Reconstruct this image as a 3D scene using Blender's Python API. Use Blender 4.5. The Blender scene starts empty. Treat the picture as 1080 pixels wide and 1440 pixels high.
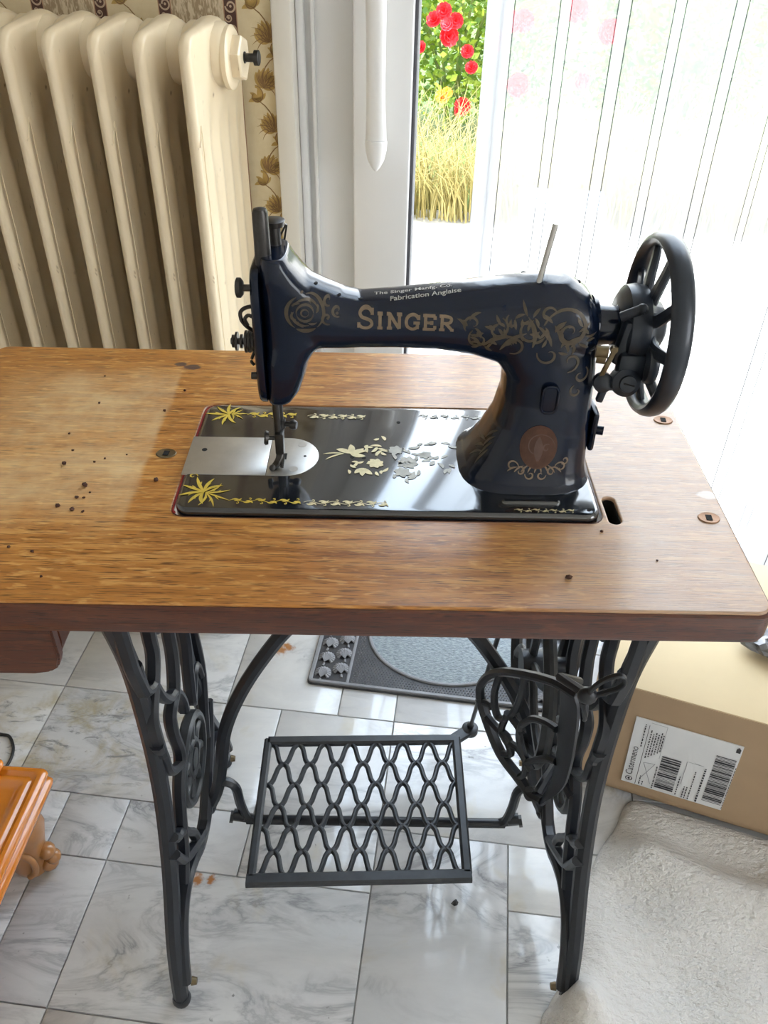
import bpy, bmesh, math, random
from mathutils import Vector, Matrix, Euler
from mathutils.bvhtree import BVHTree
PI = math.pi
random.seed(7)
S = bpy.context.scene
COL = S.collection

# ------------------------------------------------------------------ camera
cd = bpy.data.cameras.new('camera'); cam = bpy.data.objects.new('camera', cd); COL.objects.link(cam)
CR = Vector((0.99983577, 0.00692987, 0.0167452)); CU = Vector((-0.01746939, 0.61437126, 0.78882367)); CF = Vector((0.00482132, 0.78898665, -0.61439142))
cam.matrix_world = Matrix(((CR.x, CU.x, -CF.x, 0.17905), (CR.y, CU.y, -CF.y, -0.57776), (CR.z, CU.z, -CF.z, 1.21644), (0, 0, 0, 1)))
cd.sensor_fit = 'VERTICAL'; cd.sensor_height = 36; cd.lens = 36 * 1190.23 / 1440; cd.clip_start = 0.02; cd.clip_end = 200
S.camera = cam
# ------------------------------------------------------------------ world, sun, exposure
ROOM = math.radians(-6.5)          # the room (walls, tiles, radiator, door) is turned a little against the table
w = bpy.data.worlds.new('sky'); S.world = w; w.use_nodes = True
nt = w.node_tree; nt.nodes.clear()
out = nt.nodes.new('ShaderNodeOutputWorld'); bg = nt.nodes.new('ShaderNodeBackground')
tc = nt.nodes.new('ShaderNodeTexCoord'); sp = nt.nodes.new('ShaderNodeSeparateXYZ'); rp = nt.nodes.new('ShaderNodeValToRGB')
nt.links.new(tc.outputs['Generated'], sp.inputs[0]); nt.links.new(sp.outputs['Z'], rp.inputs[0])
rp.color_ramp.elements[0].position = 0.0; rp.color_ramp.elements[0].color = (1, .98, .945, 1)
rp.color_ramp.elements[1].position = 0.7; rp.color_ramp.elements[1].color = (.68, .82, 1, 1)
nt.links.new(rp.outputs[0], bg.inputs[0]); bg.inputs[1].default_value = 5.0
nt.links.new(bg.outputs[0], out.inputs[0])
sd = bpy.data.lights.new('sun', 'SUN'); sun = bpy.data.objects.new('sun', sd); COL.objects.link(sun)
sd.energy = 6.0; sd.angle = math.radians(.6); sd.color = (1, .95, .86)
sun.rotation_euler = Vector((-.62, .16, -.76)).to_track_quat('-Z', 'Y').to_euler()   # from the right, high, along the facade
vs = S.view_settings
vs.view_transform = 'Standard'; vs.look = 'None'; vs.exposure = 0.85; vs.gamma = 1; vs.use_curve_mapping = False

# ------------------------------------------------------------------ helpers: objects
def obj(name, bm, m=None, parent=None, smooth=True, sharp=40):
    me = bpy.data.meshes.new(name)
    bmesh.ops.recalc_face_normals(bm, faces=bm.faces[:])
    bm.to_mesh(me); bm.free()
    for x in (m if isinstance(m, (list, tuple)) else [m]):
        if x: me.materials.append(x)
    if smooth:
        for p in me.polygons: p.use_smooth = True
        me.set_sharp_from_angle(angle=math.radians(sharp))
    o = bpy.data.objects.new(name, me); COL.objects.link(o)
    if parent: o.parent = parent
    return o
def empty(name, loc=(0, 0, 0), rz=0):
    o = bpy.data.objects.new(name, None); COL.objects.link(o); o.location = loc; o.rotation_euler = (0, 0, rz); o.empty_display_size = .05
    return o
def tag(o, label, cat, group=None):
    o['label'] = label; o['category'] = cat
    if group: o['group'] = group
    return o
def struct(o): o['kind'] = 'structure'; return o
def copyo(o, parent=None):
    c = o.copy(); COL.objects.link(c); c.parent = parent; return c
# ------------------------------------------------------------------ helpers: shapes
def V(*a): return Vector(a)
def box(bm, c, s, bev=0, rot=None, seg=2):
    r = bmesh.ops.create_cube(bm, size=1.0); vv = r['verts']
    for v in vv: v.co = Vector((v.co.x * s[0], v.co.y * s[1], v.co.z * s[2]))
    if bev > 0:
        ee = list({e for v in vv for e in v.link_edges})
        q = bmesh.ops.bevel(bm, geom=ee, offset=bev, segments=seg, profile=.5, affect='EDGES'); vv = list({v for f in q['faces'] for v in f.verts} | {v for v in vv if v.is_valid})
    M = Matrix.Translation(c) @ (rot.to_4x4() if rot else Matrix.Identity(4))
    for v in vv: v.co = M @ v.co
    return vv
def rings(bm, rr, cap=True, closed=False):
    """rr: list of equally long point loops -> skin"""
    L = [[bm.verts.new(p) for p in r] for r in rr]; n = len(L[0])
    pairs = list(zip(L[:-1], L[1:])) + ([(L[-1], L[0])] if closed else [])
    for a, b in pairs:
        for i in range(n):
            j = (i + 1) % n
            try: bm.faces.new((a[i], a[j], b[j], b[i]))
            except ValueError: pass
    if cap and not closed:
        bm.faces.new(L[0][::-1]); bm.faces.new(L[-1])
def sweep(bm, pts, prof, up=(0, 0, 1), closed=False, scale=None):
    pts = [Vector(p) for p in pts]; up = Vector(up); n = len(pts); rr = []
    for i in range(n):
        a = pts[i - 1] if (i > 0 or closed) else pts[i]; b = pts[(i + 1) % n] if (i < n - 1 or closed) else pts[i]
        t = (b - a).normalized(); s = t.cross(up)
        if s.length < 1e-4: s = t.cross(Vector((.3, 1, .2)))
        s.normalize(); u = s.cross(t)
        k = scale[i] if scale else 1
        rr.append([pts[i] + s * (p[0] * k) + u * (p[1] * k) for p in prof])
    rings(bm, rr, closed=closed)
def circ(r, n=10, ry=None): return [(r * math.cos(2 * PI * i / n), (ry or r) * math.sin(2 * PI * i / n)) for i in range(n)]
def rect(w, h, b=.25):
    c = min(w, h) * b; x, y = w / 2, h / 2
    return [(x, -y + c), (x, y - c), (x - c, y), (-x + c, y), (-x, y - c), (-x, -y + c), (-x + c, -y), (x - c, -y)]
def tube(bm, pts, r, n=10, up=(.13, .2, 1), closed=False, scale=None): sweep(bm, pts, circ(r, n), up, closed, scale)
def cyl(bm, a, b, r, r2=None, n=20):
    a = Vector(a); b = Vector(b); r2 = r if r2 is None else r2
    d = (b - a).normalized(); up = Vector((.2, .31, 1)) if abs(d.z) < .9 else Vector((1, .1, .05))
    s = d.cross(up).normalized(); u = s.cross(d)
    f = lambda c, R: [c + (s * math.cos(2 * PI * i / n) + u * math.sin(2 * PI * i / n)) * R for i in range(n)]
    rings(bm, [f(a, r), f(b, r2)])
def lathe(bm, prof, o, d, n=28):
    """prof: (distance along d, radius)"""
    o = Vector(o); d = Vector(d).normalized(); up = Vector((.2, .31, 1)) if abs(d.z) < .9 else Vector((1, .1, .05))
    s = d.cross(up).normalized(); u = s.cross(d)
    rings(bm, [[o + d * h + (s * math.cos(2 * PI * i / n) + u * math.sin(2 * PI * i / n)) * max(r, 1e-5) for i in range(n)] for h, r in prof])
def ball(bm, c, r, sub=2, sc=(1, 1, 1)):
    q = bmesh.ops.create_icosphere(bm, subdivisions=sub, radius=r)
    for v in q['verts']: v.co = Vector((v.co.x * sc[0], v.co.y * sc[1], v.co.z * sc[2])) + Vector(c)
    return q['verts']
def cat(pts, n=6, closed=False):
    pts = [Vector(p) for p in pts]; m = len(pts); o = []
    for i in range(m if closed else m - 1):
        p1, p2 = pts[i], pts[(i + 1) % m]
        p0 = pts[i - 1] if (i > 0 or closed) else p1 * 2 - p2
        p3 = pts[(i + 2) % m] if (i + 2 < m or closed) else p2 * 2 - p1
        for k in range(n):
            t = k / n
            o.append(.5 * ((2 * p1) + (p2 - p0) * t + (2 * p0 - 5 * p1 + 4 * p2 - p3) * t * t + (3 * p1 - p0 - 3 * p2 + p3) * t ** 3))
    if not closed: o.append(pts[-1])
    return o
def rrect(x0, x1, y0, y1, r, n=6):
    o = []
    for cx, cy, a in ((x1 - r, y0 + r, -90), (x1 - r, y1 - r, 0), (x0 + r, y1 - r, 90), (x0 + r, y0 + r, 180)):
        for i in range(n + 1):
            t = math.radians(a + 90 * i / n); o.append((cx + r * math.cos(t), cy + r * math.sin(t)))
    return o
def slab(bm, loop, z0, z1, bev=.002, n=3):
    """rounded-edge plate from a 2D loop (insets along a local normal)"""
    def off(d):
        m = len(loop); r = []
        for i in range(m):
            a = Vector(loop[i - 1]); b = Vector(loop[i]); c = Vector(loop[(i + 1) % m])
            t = (c - a); nn = Vector((t.y, -t.x)).normalized(); r.append(b - nn * d)
        return r
    rr = [[V(p.x, p.y, z0) for p in off(0)]]
    for i in range(n + 1):
        a = PI / 2 * i / n
        rr.append([V(p.x, p.y, z1 - bev + bev * math.sin(a)) for p in off(bev * (1 - math.cos(a)))])
    rings(bm, rr)
def ribbon(bm, pts, wd, f, sub=1):
    """flat strip along 2D pts, width list or value, mapped by f(a,b) -> 3D"""
    pts = [Vector((p[0], p[1])) for p in pts]; n = len(pts); L = []
    for i in range(n):
        t = (pts[min(i + 1, n - 1)] - pts[max(i - 1, 0)]); t = t.normalized() if t.length > 1e-9 else Vector((1, 0)); nn = Vector((-t.y, t.x))
        ww = (wd[i] if isinstance(wd, (list, tuple)) else wd) / 2
        L.append([bm.verts.new(f(*(pts[i] + nn * ww * (1 - 2 * k / sub)))) for k in range(sub + 1)])
    for a, b in zip(L[:-1], L[1:]):
        for k in range(sub): bm.faces.new((a[k], a[k + 1], b[k + 1], b[k]))
ZJ = [0]
def leaf(bm, x, y, ang, ln, wd, f, bend=.3, n=7):
    pts = []; ws = []; ZJ[0] = (ZJ[0] + 1) % 14
    for i in range(n):
        t = i / (n - 1); a = ang + bend * t
        pts.append((x + ln * t * math.cos(a), y + ln * t * math.sin(a))); ws.append(max(1e-4, wd * math.sin(PI * min(1, t * .93 + .05)) ** .8))
    ribbon(bm, pts, ws, f)
def curl(bm, x, y, r, ang, turns, wd, f, n=22):
    """spiral stroke that winds in from radius r"""
    pts = []; ws = []; ZJ[0] = (ZJ[0] + 1) % 14
    for i in range(n):
        t = i / (n - 1); a = ang + turns * 2 * PI * t; q = r * (1 - .78 * t)
        pts.append((x + q * math.cos(a), y + q * math.sin(a))); ws.append(wd * (.35 + .9 * math.sin(PI * min(1, t + .08))))
    ribbon(bm, pts, ws, f)
def drape(bm, tree, d, off=.0004):
    d = Vector(d).normalized(); bad = []
    for v in bm.verts:
        h = tree.ray_cast(v.co - d * .5, d)
        if h[0] is None: bad.append(v)
        else: v.co = h[0] - d * off
    bmesh.ops.delete(bm, geom=bad, context='VERTS')
def tree_of(o):
    b = bmesh.new(); b.from_mesh(o.data); t = BVHTree.FromBMesh(b); b.free(); return t
def text_bm(body, size, f, bold=0, space=1.0, sub=0):
    c = bpy.data.curves.new('t', 'FONT'); c.body = body; c.size = size; c.offset = bold; c.space_character = space; c.resolution_u = 3
    o = bpy.data.objects.new('t', c); COL.objects.link(o)
    me = o.to_mesh(); bm = bmesh.new(); bm.from_mesh(me); o.to_mesh_clear(); bpy.data.objects.remove(o); bpy.data.curves.remove(c)
    for v in bm.verts: v.co = f(v.co.x, v.co.y)
    return bm
def merge(dst, src):
    me = bpy.data.meshes.new('m'); src.to_mesh(me); src.free(); dst.from_mesh(me); bpy.data.meshes.remove(me)
def baked(o):
    """apply the modifiers of o"""
    dg = bpy.context.evaluated_depsgraph_get(); me = bpy.data.meshes.new_from_object(o.evaluated_get(dg)); o.modifiers.clear(); o.data = me
def plate_with_holes(name, outer, holes, z0, z1, bev, m, parent):
    """flat board with real holes, rounded arrises (2D filled curve turned into a mesh)"""
    c = bpy.data.curves.new(name, 'CURVE'); c.dimensions = '2D'; c.fill_mode = 'BOTH'; c.extrude = (z1 - z0) / 2 - bev; c.bevel_depth = bev; c.bevel_resolution = 3; c.offset = -bev
    for L in [outer] + holes:
        s = c.splines.new('POLY'); s.points.add(len(L) - 1); s.use_cyclic_u = True
        for p, q in zip(s.points, L): p.co = (q[0], q[1], 0, 1)
    o = bpy.data.objects.new('t', c); COL.objects.link(o)
    dg = bpy.context.evaluated_depsgraph_get(); me = bpy.data.meshes.new_from_object(o.evaluated_get(dg)); bpy.data.objects.remove(o)
    bm = bmesh.new(); bm.from_mesh(me)
    for v in bm.verts: v.co.z += (z0 + z1) / 2
    return obj(name, bm, m, parent, sharp=35)

# ------------------------------------------------------------------ materials
class NT:
    def __init__(s, name):
        s.m = bpy.data.materials.new(name); s.m.use_nodes = True; s.t = s.m.node_tree; s.t.nodes.clear()
        s.out = s.n('ShaderNodeOutputMaterial'); s.p = s.n('ShaderNodeBsdfPrincipled'); s.l(s.p.outputs[0], s.out.inputs[0])
    def n(s, k, **kw):
        x = s.t.nodes.new(k)
        for a, b in kw.items(): setattr(x, a, b)
        return x
    def l(s, a, b): s.t.links.new(a, b)
    def set(s, **kw):
        for k, v in kw.items(): s.p.inputs[k.replace('_', ' ')].default_value = v
        return s
    def co(s, kind='Object', scale=(1, 1, 1), rot=(0, 0, 0)):
        c = s.n('ShaderNodeTexCoord'); m = s.n('ShaderNodeMapping'); m.inputs['Scale'].default_value = scale; m.inputs['Rotation'].default_value = rot
        if kind == 'World':
            g = s.n('ShaderNodeNewGeometry'); s.l(g.outputs['Position'], m.inputs[0])
        else: s.l(c.outputs[kind], m.inputs[0])
        return m.outputs[0]
    def noise(s, vec, scale=5, detail=4, rough=.6, dist=0):
        x = s.n('ShaderNodeTexNoise'); x.inputs['Scale'].default_value = scale; x.inputs['Detail'].default_value = detail; x.inputs['Roughness'].default_value = rough; x.inputs['Distortion'].default_value = dist
        s.l(vec, x.inputs['Vector']); return x.outputs[0]
    def ramp(s, fac, *st):
        x = s.n('ShaderNodeValToRGB'); e = x.color_ramp.elements
        while len(e) < len(st): e.new(.5)
        for k, (p, c) in zip(e, st): k.position = p; k.color = tuple(c) + (1,) if not isinstance(c, (int, float)) else (c, c, c, 1)
        s.l(fac, x.inputs[0]); return x.outputs[0]
    def mix(s, fac, a, b, mode='MIX'):
        x = s.n('ShaderNodeMix', data_type='RGBA', blend_type=mode)
        for i, v in ((0, fac), (6, a), (7, b)):
            if hasattr(v, 'links'): s.l(v, x.inputs[i])
            else: x.inputs[i].default_value = v if i == 0 else tuple(v) + (1,)
        return x.outputs[2]
    def math(s, op, a, b=0, c=0):
        x = s.n('ShaderNodeMath', operation=op)
        for i, v in enumerate((a, b, c)):
            if hasattr(v, 'links'): s.l(v, x.inputs[i])
            else: x.inputs[i].default_value = v
        return x.outputs[0]
    def bump(s, h, st=.3, d=.002):
        x = s.n('ShaderNodeBump'); x.inputs['Strength'].default_value = st; x.inputs['Distance'].default_value = d; s.l(h, x.inputs['Height']); s.l(x.outputs[0], s.p.inputs['Normal'])
def simple(name, col, rough=.5, metal=0, coat=0, var=.12, scale=40, bump=0, coatr=.08):
    t = NT(name); t.set(Roughness=rough, Metallic=metal, Coat_Weight=coat, Coat_Roughness=coatr)
    n = t.noise(t.co(), scale)
    t.l(t.mix(t.math('MULTIPLY', n, 1.0), [c * (1 - var) for c in col], [min(1, c * (1 + var)) for c in col]), t.p.inputs['Base Color'])
    if bump: t.bump(n, bump, .001)
    return t.m
def oak(name, light, mid, dark, rough, coat, dusty=False):
    t = NT(name); t.set(Roughness=rough, Coat_Weight=coat, Coat_Roughness=.22)
    P = t.co('World')
    g = t.noise(t.co('World', (2.2, 30, 30)), 4, 6, .62, .4)
    c = t.ramp(g, (.3, dark), (.5, mid), (.72, light))
    big = t.noise(t.co('World', (1.5, 4, 4)), 2.2, 3, .5)
    c = t.mix(t.math('MULTIPLY', t.ramp(big, (.42, 0), (.62, 1)), .5), c, mid)
    fl = t.noise(t.co('World', (20, 85, 85), (0, 0, .12)), 2.2, 3, .55, .3)          # medullary flecks
    c = t.mix(t.math('MULTIPLY', t.ramp(fl, (.56, 0), (.66, 1)), .7), c, light)
    po = t.noise(t.co('World', (26, 560, 560)), 1.6, 2, .5)                          # dark pores
    pr = t.ramp(po, (.55, 0), (.63, 1))
    c = t.mix(t.math('MULTIPLY', pr, .75), c, [x * .28 for x in dark])
    if dusty:
        s = t.n('ShaderNodeSeparateXYZ'); t.l(P, s.inputs[0]); x, y = s.outputs[0], s.outputs[1]
        nz = t.noise(P, 22, 5, .65)
        def step(v, a, b): 
            m = t.n('ShaderNodeMapRange', interpolation_type='SMOOTHSTEP'); t.l(v, m.inputs[0]); m.inputs[1].default_value = a; m.inputs[2].default_value = b; return m.outputs[0]
        xw = t.math('ADD', x, t.math('MULTIPLY', t.math('SUBTRACT', nz, .5), .012)); xr = step(xw, -.038, -.045); xl = step(x, -.26, -.15); yf = step(y, -.045, .03); yb = step(y, .28, .21)
        d = t.math('MULTIPLY', t.math('MULTIPLY', xr, xl), t.math('MULTIPLY', yf, yb))
        c = t.mix(t.math('MULTIPLY', d, t.ramp(nz, (.3, .12), (.7, .70))), c, (.64, .48, .26))
        # window glare painted into the wood colour towards the right-hand end
        glare = t.math('MULTIPLY', step(x, .22, .42), t.ramp(nz, (.25, .42), (.75, .8)))
        c = t.mix(glare, c, (.45, .335, .245))
        # two dried ink spots near the back edge
        for (sx, sy, r) in ((-.047, .272, .008), (-.033, .2655, .010), (.477, .042, .010), (.367, .088, .006)):
            a = t.math('SUBTRACT', x, sx); b = t.math('SUBTRACT', y, sy)
            q = t.math('SQRT', t.math('ADD', t.math('MULTIPLY', a, a), t.math('MULTIPLY', t.math('MULTIPLY', b, b), 2.5)))
            q = t.math('ADD', q, t.math('MULTIPLY', t.math('SUBTRACT', nz, .5), .02))
            c = t.mix(t.math('MULTIPLY', step(q, r, r * .6), .85), c, (.035, .025, .035) if sx < 0 else (.62, .52, .45))
        rr = t.math('ADD', t.math('MULTIPLY', d, .25), rough); t.l(rr, t.p.inputs['Roughness'])
    t.l(c, t.p.inputs['Base Color']); t.bump(t.math('SUBTRACT', g, t.math('MULTIPLY', pr, .8)), .18, .001)
    return t.m
M = {}
M['oak'] = oak('oak_top', (.66, .36, .11), (.43, .175, .033), (.23, .075, .012), .36, .35, True)
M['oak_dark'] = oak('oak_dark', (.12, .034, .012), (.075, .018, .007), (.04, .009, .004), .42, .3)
M['iron'] = simple('cast_iron', (.008, .010, .015), .40, 0, 0, .5, 60, .15)
M['iron_worn'] = simple('worn_cast_iron', (.030, .033, .037), .42, .3, 0, .6, 50, .3)
M['japan'] = simple('black_japanned_enamel', (.0030, .0075, .021), .18, 0, .12, .2, 30, 0, .05)
M['japan'].node_tree.nodes['Principled BSDF'].inputs['IOR'].default_value = 1.4
M['bedblack'] = simple('bed_enamel', (.010, .012, .016), .12, 0, 1, .4, 30, 0, .07)
M['bedblack'].node_tree.nodes['Principled BSDF'].inputs['IOR'].default_value = 1.5; M['bedblack'].node_tree.nodes['Principled BSDF'].inputs['Coat IOR'].default_value = 1.7
M['steel'] = simple('bright_steel', (.50, .49, .47), .36, .85, 0, .2, 50, .05)
M['darksteel'] = simple('dark_steel', (.055, .052, .05), .35, .8, 0, .4, 90, .1)
M['wheelmetal'] = simple('dull_blued_metal', (.016, .022, .033), .36, .2, .1, .4, 60, .1)
M['brass'] = simple('tarnished_brass', (.17, .13, .075), .38, .8, 0, .4, 80, .1)
M['gold'] = simple('gold_transfer', (.62, .46, .06), .45, .2, 0, .25, 150)
M['palegold'] = simple('worn_gold_transfer', (.62, .55, .33), .5, .1, 0, .3, 150)
M['dullgold'] = simple('dull_gold_transfer', (.066, .050, .031), .42, .2, 0, .5, 200)
M['lettergold'] = simple('letter_gold_transfer', (.18, .13, .085), .45, .2, 0, .3, 200)
M['whitegold'] = simple('pale_transfer', (.36, .35, .31), .45, .1, 0, .3, 200)
M['copper'] = simple('copper_badge', (.075, .034, .022), .4, .4, 0, .5, 120, .2)
M['hole'] = simple('hole_black', (.003, .003, .003), .9)
M['red'] = simple('red_felt', (.33, .03, .022), .9)
M['rust'] = simple('rusty_plate', (.30, .17, .10), .5, .5, 0, .5, 90, .2)
M['white'] = simple('white_pvc', (.80, .80, .80), .28, 0, .1, .02, 8)
M['cream_trim'] = simple('cream_painted_trim', (.70, .67, .61), .5, 0, 0, .05, 8)
M['plaster'] = simple('white_plaster', (.78, .76, .72), .9, 0, 0, .04, 8)
M['gasket'] = simple('grey_gasket', (.10, .10, .115), .6)
M['crumb'] = simple('brown_crumb', (.06, .022, .012), .9, 0, 0, .6, 300)
M['rubber'] = simple('black_rubber', (.014, .014, .015), .45)
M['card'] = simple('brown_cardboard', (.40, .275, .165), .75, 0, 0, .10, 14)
M['cardtop'] = simple('lit_cardboard', (.62, .49, .30), .75, 0, 0, .08, 9)  # cardboard tone lightened, daylight on the box top painted in
M['paper'] = simple('white_label_paper', (.74, .74, .74), .5, 0, 0, .02, 9)
M['ink'] = simple('black_ink', (.03, .03, .035), .6)
M['greyink'] = simple('grey_ink', (.33, .33, .35), .6)
M['lacquer'] = simple('orange_lacquered_wood', (.60, .185, .012), .16, 0, .9, .35, 9)
M['lacquer2'] = simple('brown_carved_wood', (.36, .155, .045), .3, 0, .5, .4, 25)
M['stem'] = simple('plant_stem', (.16, .20, .05), .7)
M['rose'] = simple('red_petal', (.72, .008, .015), .6, 0, 0, .3, 20)
M['rosep'] = simple('orange_petal', (.85, .33, .02), .6, 0, 0, .3, 20)
M['rosek'] = simple('pink_petal', (.75, .10, .13), .6, 0, 0, .3, 20)
M['planter'] = simple('white_planter', (.82, .82, .80), .7)
M['gravel'] = simple('pale_terrace', (.50, .47, .42), .9, 0, 0, .45, 5, .4)
M['soil'] = simple('garden_soil', (.075, .115, .022), .95, 0, 0, .5, 6)
def m_leaf(name, a, b):
    t = NT(name); g = t.n('ShaderNodeNewGeometry')
    t.l(t.mix(g.outputs['Random Per Island'], a, b), t.p.inputs['Base Color']); t.set(Roughness=.55)
    tr = t.n('ShaderNodeBsdfTranslucent'); t.l(t.mix(g.outputs['Random Per Island'], a, b), tr.inputs[0])
    mx = t.n('ShaderNodeMixShader'); mx.inputs[0].default_value = .35; t.l(t.p.outputs[0], mx.inputs[1]); t.l(tr.outputs[0], mx.inputs[2]); t.l(mx.outputs[0], t.out.inputs[0])
    return t.m
M['foliage'] = m_leaf('green_leaves', (.06, .15, .012), (.34, .42, .04))
M['drygrass'] = m_leaf('dry_grass', (.20, .17, .045), (.58, .48, .20))
def m_rad():
    t = NT('cream_radiator_enamel'); t.set(Roughness=.3, Coat_Weight=.25)
    n = t.noise(t.co(), 9, 4); f = t.noise(t.co('Object', (1, 1, .4)), 70, 3)
    c = t.mix(n, (.78, .63, .42), (.85, .74, .54)); c = t.mix(t.ramp(f, (.70, 0), (.78, 1)), c, (.30, .19, .09))
    t.l(c, t.p.inputs['Base Color']); t.bump(n, .05, .002); return t.m
M['rad'] = m_rad()
def m_marble():
    t = NT('white_marble_tile'); t.set(Roughness=.16, Coat_Weight=.3)
    oi = t.n('ShaderNodeObjectInfo'); g = t.n('ShaderNodeNewGeometry')
    ad = t.n('ShaderNodeVectorMath', operation='ADD'); t.l(g.outputs['Position'], ad.inputs[0])
    sc = t.n('ShaderNodeVectorMath', operation='SCALE'); sc.inputs[3].default_value = 17; cx = t.n('ShaderNodeCombineXYZ')
    for i in range(3): t.l(oi.outputs['Random'], cx.inputs[i])
    t.l(cx.outputs[0], sc.inputs[0]); t.l(sc.outputs[0], ad.inputs[1])
    mp = t.n('ShaderNodeMapping'); t.l(ad.outputs[0], mp.inputs[0]); mp.inputs['Rotation'].default_value = (0, 0, .7); mp.inputs['Scale'].default_value = (2.2, 6, 4)
    n1 = t.noise(mp.outputs[0], 2.0, 6, .62, 1.4)
    vein = t.math('ABSOLUTE', t.math('SUBTRACT', n1, .5)); vein = t.ramp(vein, (.0, 1), (.03, .45), (.09, 0))
    n2 = t.noise(mp.outputs[0], 1.0, 3, .5); amount = t.ramp(n2, (.42, .05), (.66, .9))
    cl = t.noise(mp.outputs[0], 3.2, 6, .7, .6)
    base = t.mix(oi.outputs['Random'], (.70, .69, .66), (.60, .60, .60)); base = t.mix(t.ramp(cl, (.35, 0), (.75, .55)), base, (.50, .50, .51))
    c = t.mix(t.math('MULTIPLY', vein, amount), base, (.24, .24, .25))
    st = t.noise(ad.outputs[0], 7, 4, .6, .5); c = t.mix(t.ramp(st, (.60, 0), (.75, .5)), c, (.52, .43, .24))
    sp = t.noise(ad.outputs[0], 60, 3, .6); c = t.mix(t.math('MULTIPLY', t.ramp(sp, (.70, 0), (.75, 1)), amount), c, (.12, .12, .11))
    g3 = t.n('ShaderNodeSeparateXYZ'); t.l(g.outputs['Position'], g3.inputs[0])
    def sm(v, a, b):
        m = t.n('ShaderNodeMapRange', interpolation_type='SMOOTHSTEP'); t.l(v, m.inputs[0]); m.inputs[1].default_value = a; m.inputs[2].default_value = b; return m.outputs[0]
    area = t.math('MULTIPLY', sm(g3.outputs[0], -.06, -.16), t.math('MULTIPLY', sm(g3.outputs[1], .20, .27), sm(g3.outputs[1], .47, .40)))
    sn = t.noise(g.outputs['Position'], 16, 5, .65, .5); c = t.mix(t.math('MULTIPLY', area, t.ramp(sn, (.46, 0), (.68, .8))), c, (.40, .33, .18)); sn2 = t.noise(mp.outputs[0], 7, 6, .7, 1.5); c = t.mix(t.math('MULTIPLY', area, t.ramp(sn2, (.56, 0), (.66, .8))), c, (.20, .20, .20))
    # rust marks left on the floor
    s = t.n('ShaderNodeSeparateXYZ'); t.l(g.outputs['Position'], s.inputs[0]); nz = t.noise(g.outputs['Position'], 90, 4, .6)
    for (sx, sy, r) in ((-.066, .081, .010), (-.084, .082, .013), (-.008, .548, .020), (.006, .553, .014)):
        a = t.math('SUBTRACT', s.outputs[0], sx); b = t.math('SUBTRACT', s.outputs[1], sy)
        q = t.math('SQRT', t.math('ADD', t.math('MULTIPLY', a, a), t.math('MULTIPLY', b, b))); q = t.math('ADD', q, t.math('MULTIPLY', t.math('SUBTRACT', nz, .5), .03))
        m = t.n('ShaderNodeMapRange', interpolation_type='SMOOTHSTEP'); t.l(q, m.inputs[0]); m.inputs[1].default_value = r; m.inputs[2].default_value = r * .25; m.inputs[4].default_value = .9
        c = t.mix(m.outputs[0], c, (.36, .13, .02))
    t.l(c, t.p.inputs['Base Color']); return t.m
M['marble'] = m_marble()
M['grout'] = simple('grey_grout', (.36, .35, .33), .95)
def m_wallpaper():
    """vertical bands 0.2 m period: brown running scroll, straw texture, brown scroll, gold damask (room coordinates)"""
    t = NT('striped_wallpaper'); t.set(Roughness=.75)
    s = t.n('ShaderNodeSeparateXYZ'); t.l(t.co('Object'), s.inputs[0]); x, z = s.outputs[0], s.outputs[2]
    px = t.math('FRACT', t.math('ADD', t.math('DIVIDE', t.math('SUBTRACT', x, -.1510), .1980), 10.0))   # 0 = centre of a brown band, .5 = the next brown band
    f2 = t.math('FRACT', t.math('ADD', t.math('MULTIPLY', px, 2), .5)); bx = t.math('MULTIPLY', t.math('SUBTRACT', f2, .5), .099)   # metres from the nearest brown centre
    inb = t.math('LESS_THAN', t.math('ABSOLUTE', bx), .0100)
    dam = t.math('LESS_THAN', px, .5)
    # running scroll
    def scroll(per, ph, r, th, ox):
        zz = t.math('SUBTRACT', t.math('FRACT', t.math('ADD', t.math('DIVIDE', z, per), ph)), .5); zz = t.math('MULTIPLY', zz, per)
        a = t.math('SUBTRACT', bx, ox); d = t.math('SQRT', t.math('ADD', t.math('MULTIPLY', a, a), t.math('MULTIPLY', zz, zz)))
        an = t.math('ARCTAN2', zz, a); sp = t.math('ADD', d, t.math('MULTIPLY', an, .00055))
        ring = t.math('LESS_THAN', t.math('ABSOLUTE', t.math('SUBTRACT', sp, r)), th); dot = t.math('LESS_THAN', d, .0018)
        return t.math('MAXIMUM', ring, dot)
    sc = t.math('MAXIMUM', scroll(.030, 0, .0062, .0012, .0010), scroll(.030, .5, .0040, .0009, -.0030))
    brown = t.mix(sc, (.085, .038, .028), (.48, .36, .25))
    edge = t.math('GREATER_THAN', t.math('ABSOLUTE', bx), .0086); brown = t.mix(edge, brown, (.42, .24, .14))
    # straw texture
    w1 = t.noise(t.co('Object', (60, 1, 14), (0, .5, 0)), 3.0, 3, .6, .8); w2 = t.noise(t.co('Object', (60, 1, 14), (0, -.6, 0)), 3.0, 3, .6, .8)
    straw = t.mix(t.math('MAXIMUM', t.ramp(w1, (.5, 0), (.6, 1)), t.ramp(w2, (.52, 0), (.6, 1))), (.34, .25, .15), (.62, .52, .36))
    # damask: curling gold leaves on a cream ground with brown outlines
    dn = t.noise(t.co('Object', (30, 1, 30)), 3, 3); dm = t.mix(dn, (.62, .50, .30), (.70, .60, .40))
    c = t.mix(dam, straw, dm); c = t.mix(inb, c, brown)
    t.l(c, t.p.inputs['Base Color']); t.bump(t.math('MAXIMUM', w1, w2), .15, .001); return t.m
M['paperwall'] = m_wallpaper()
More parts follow.
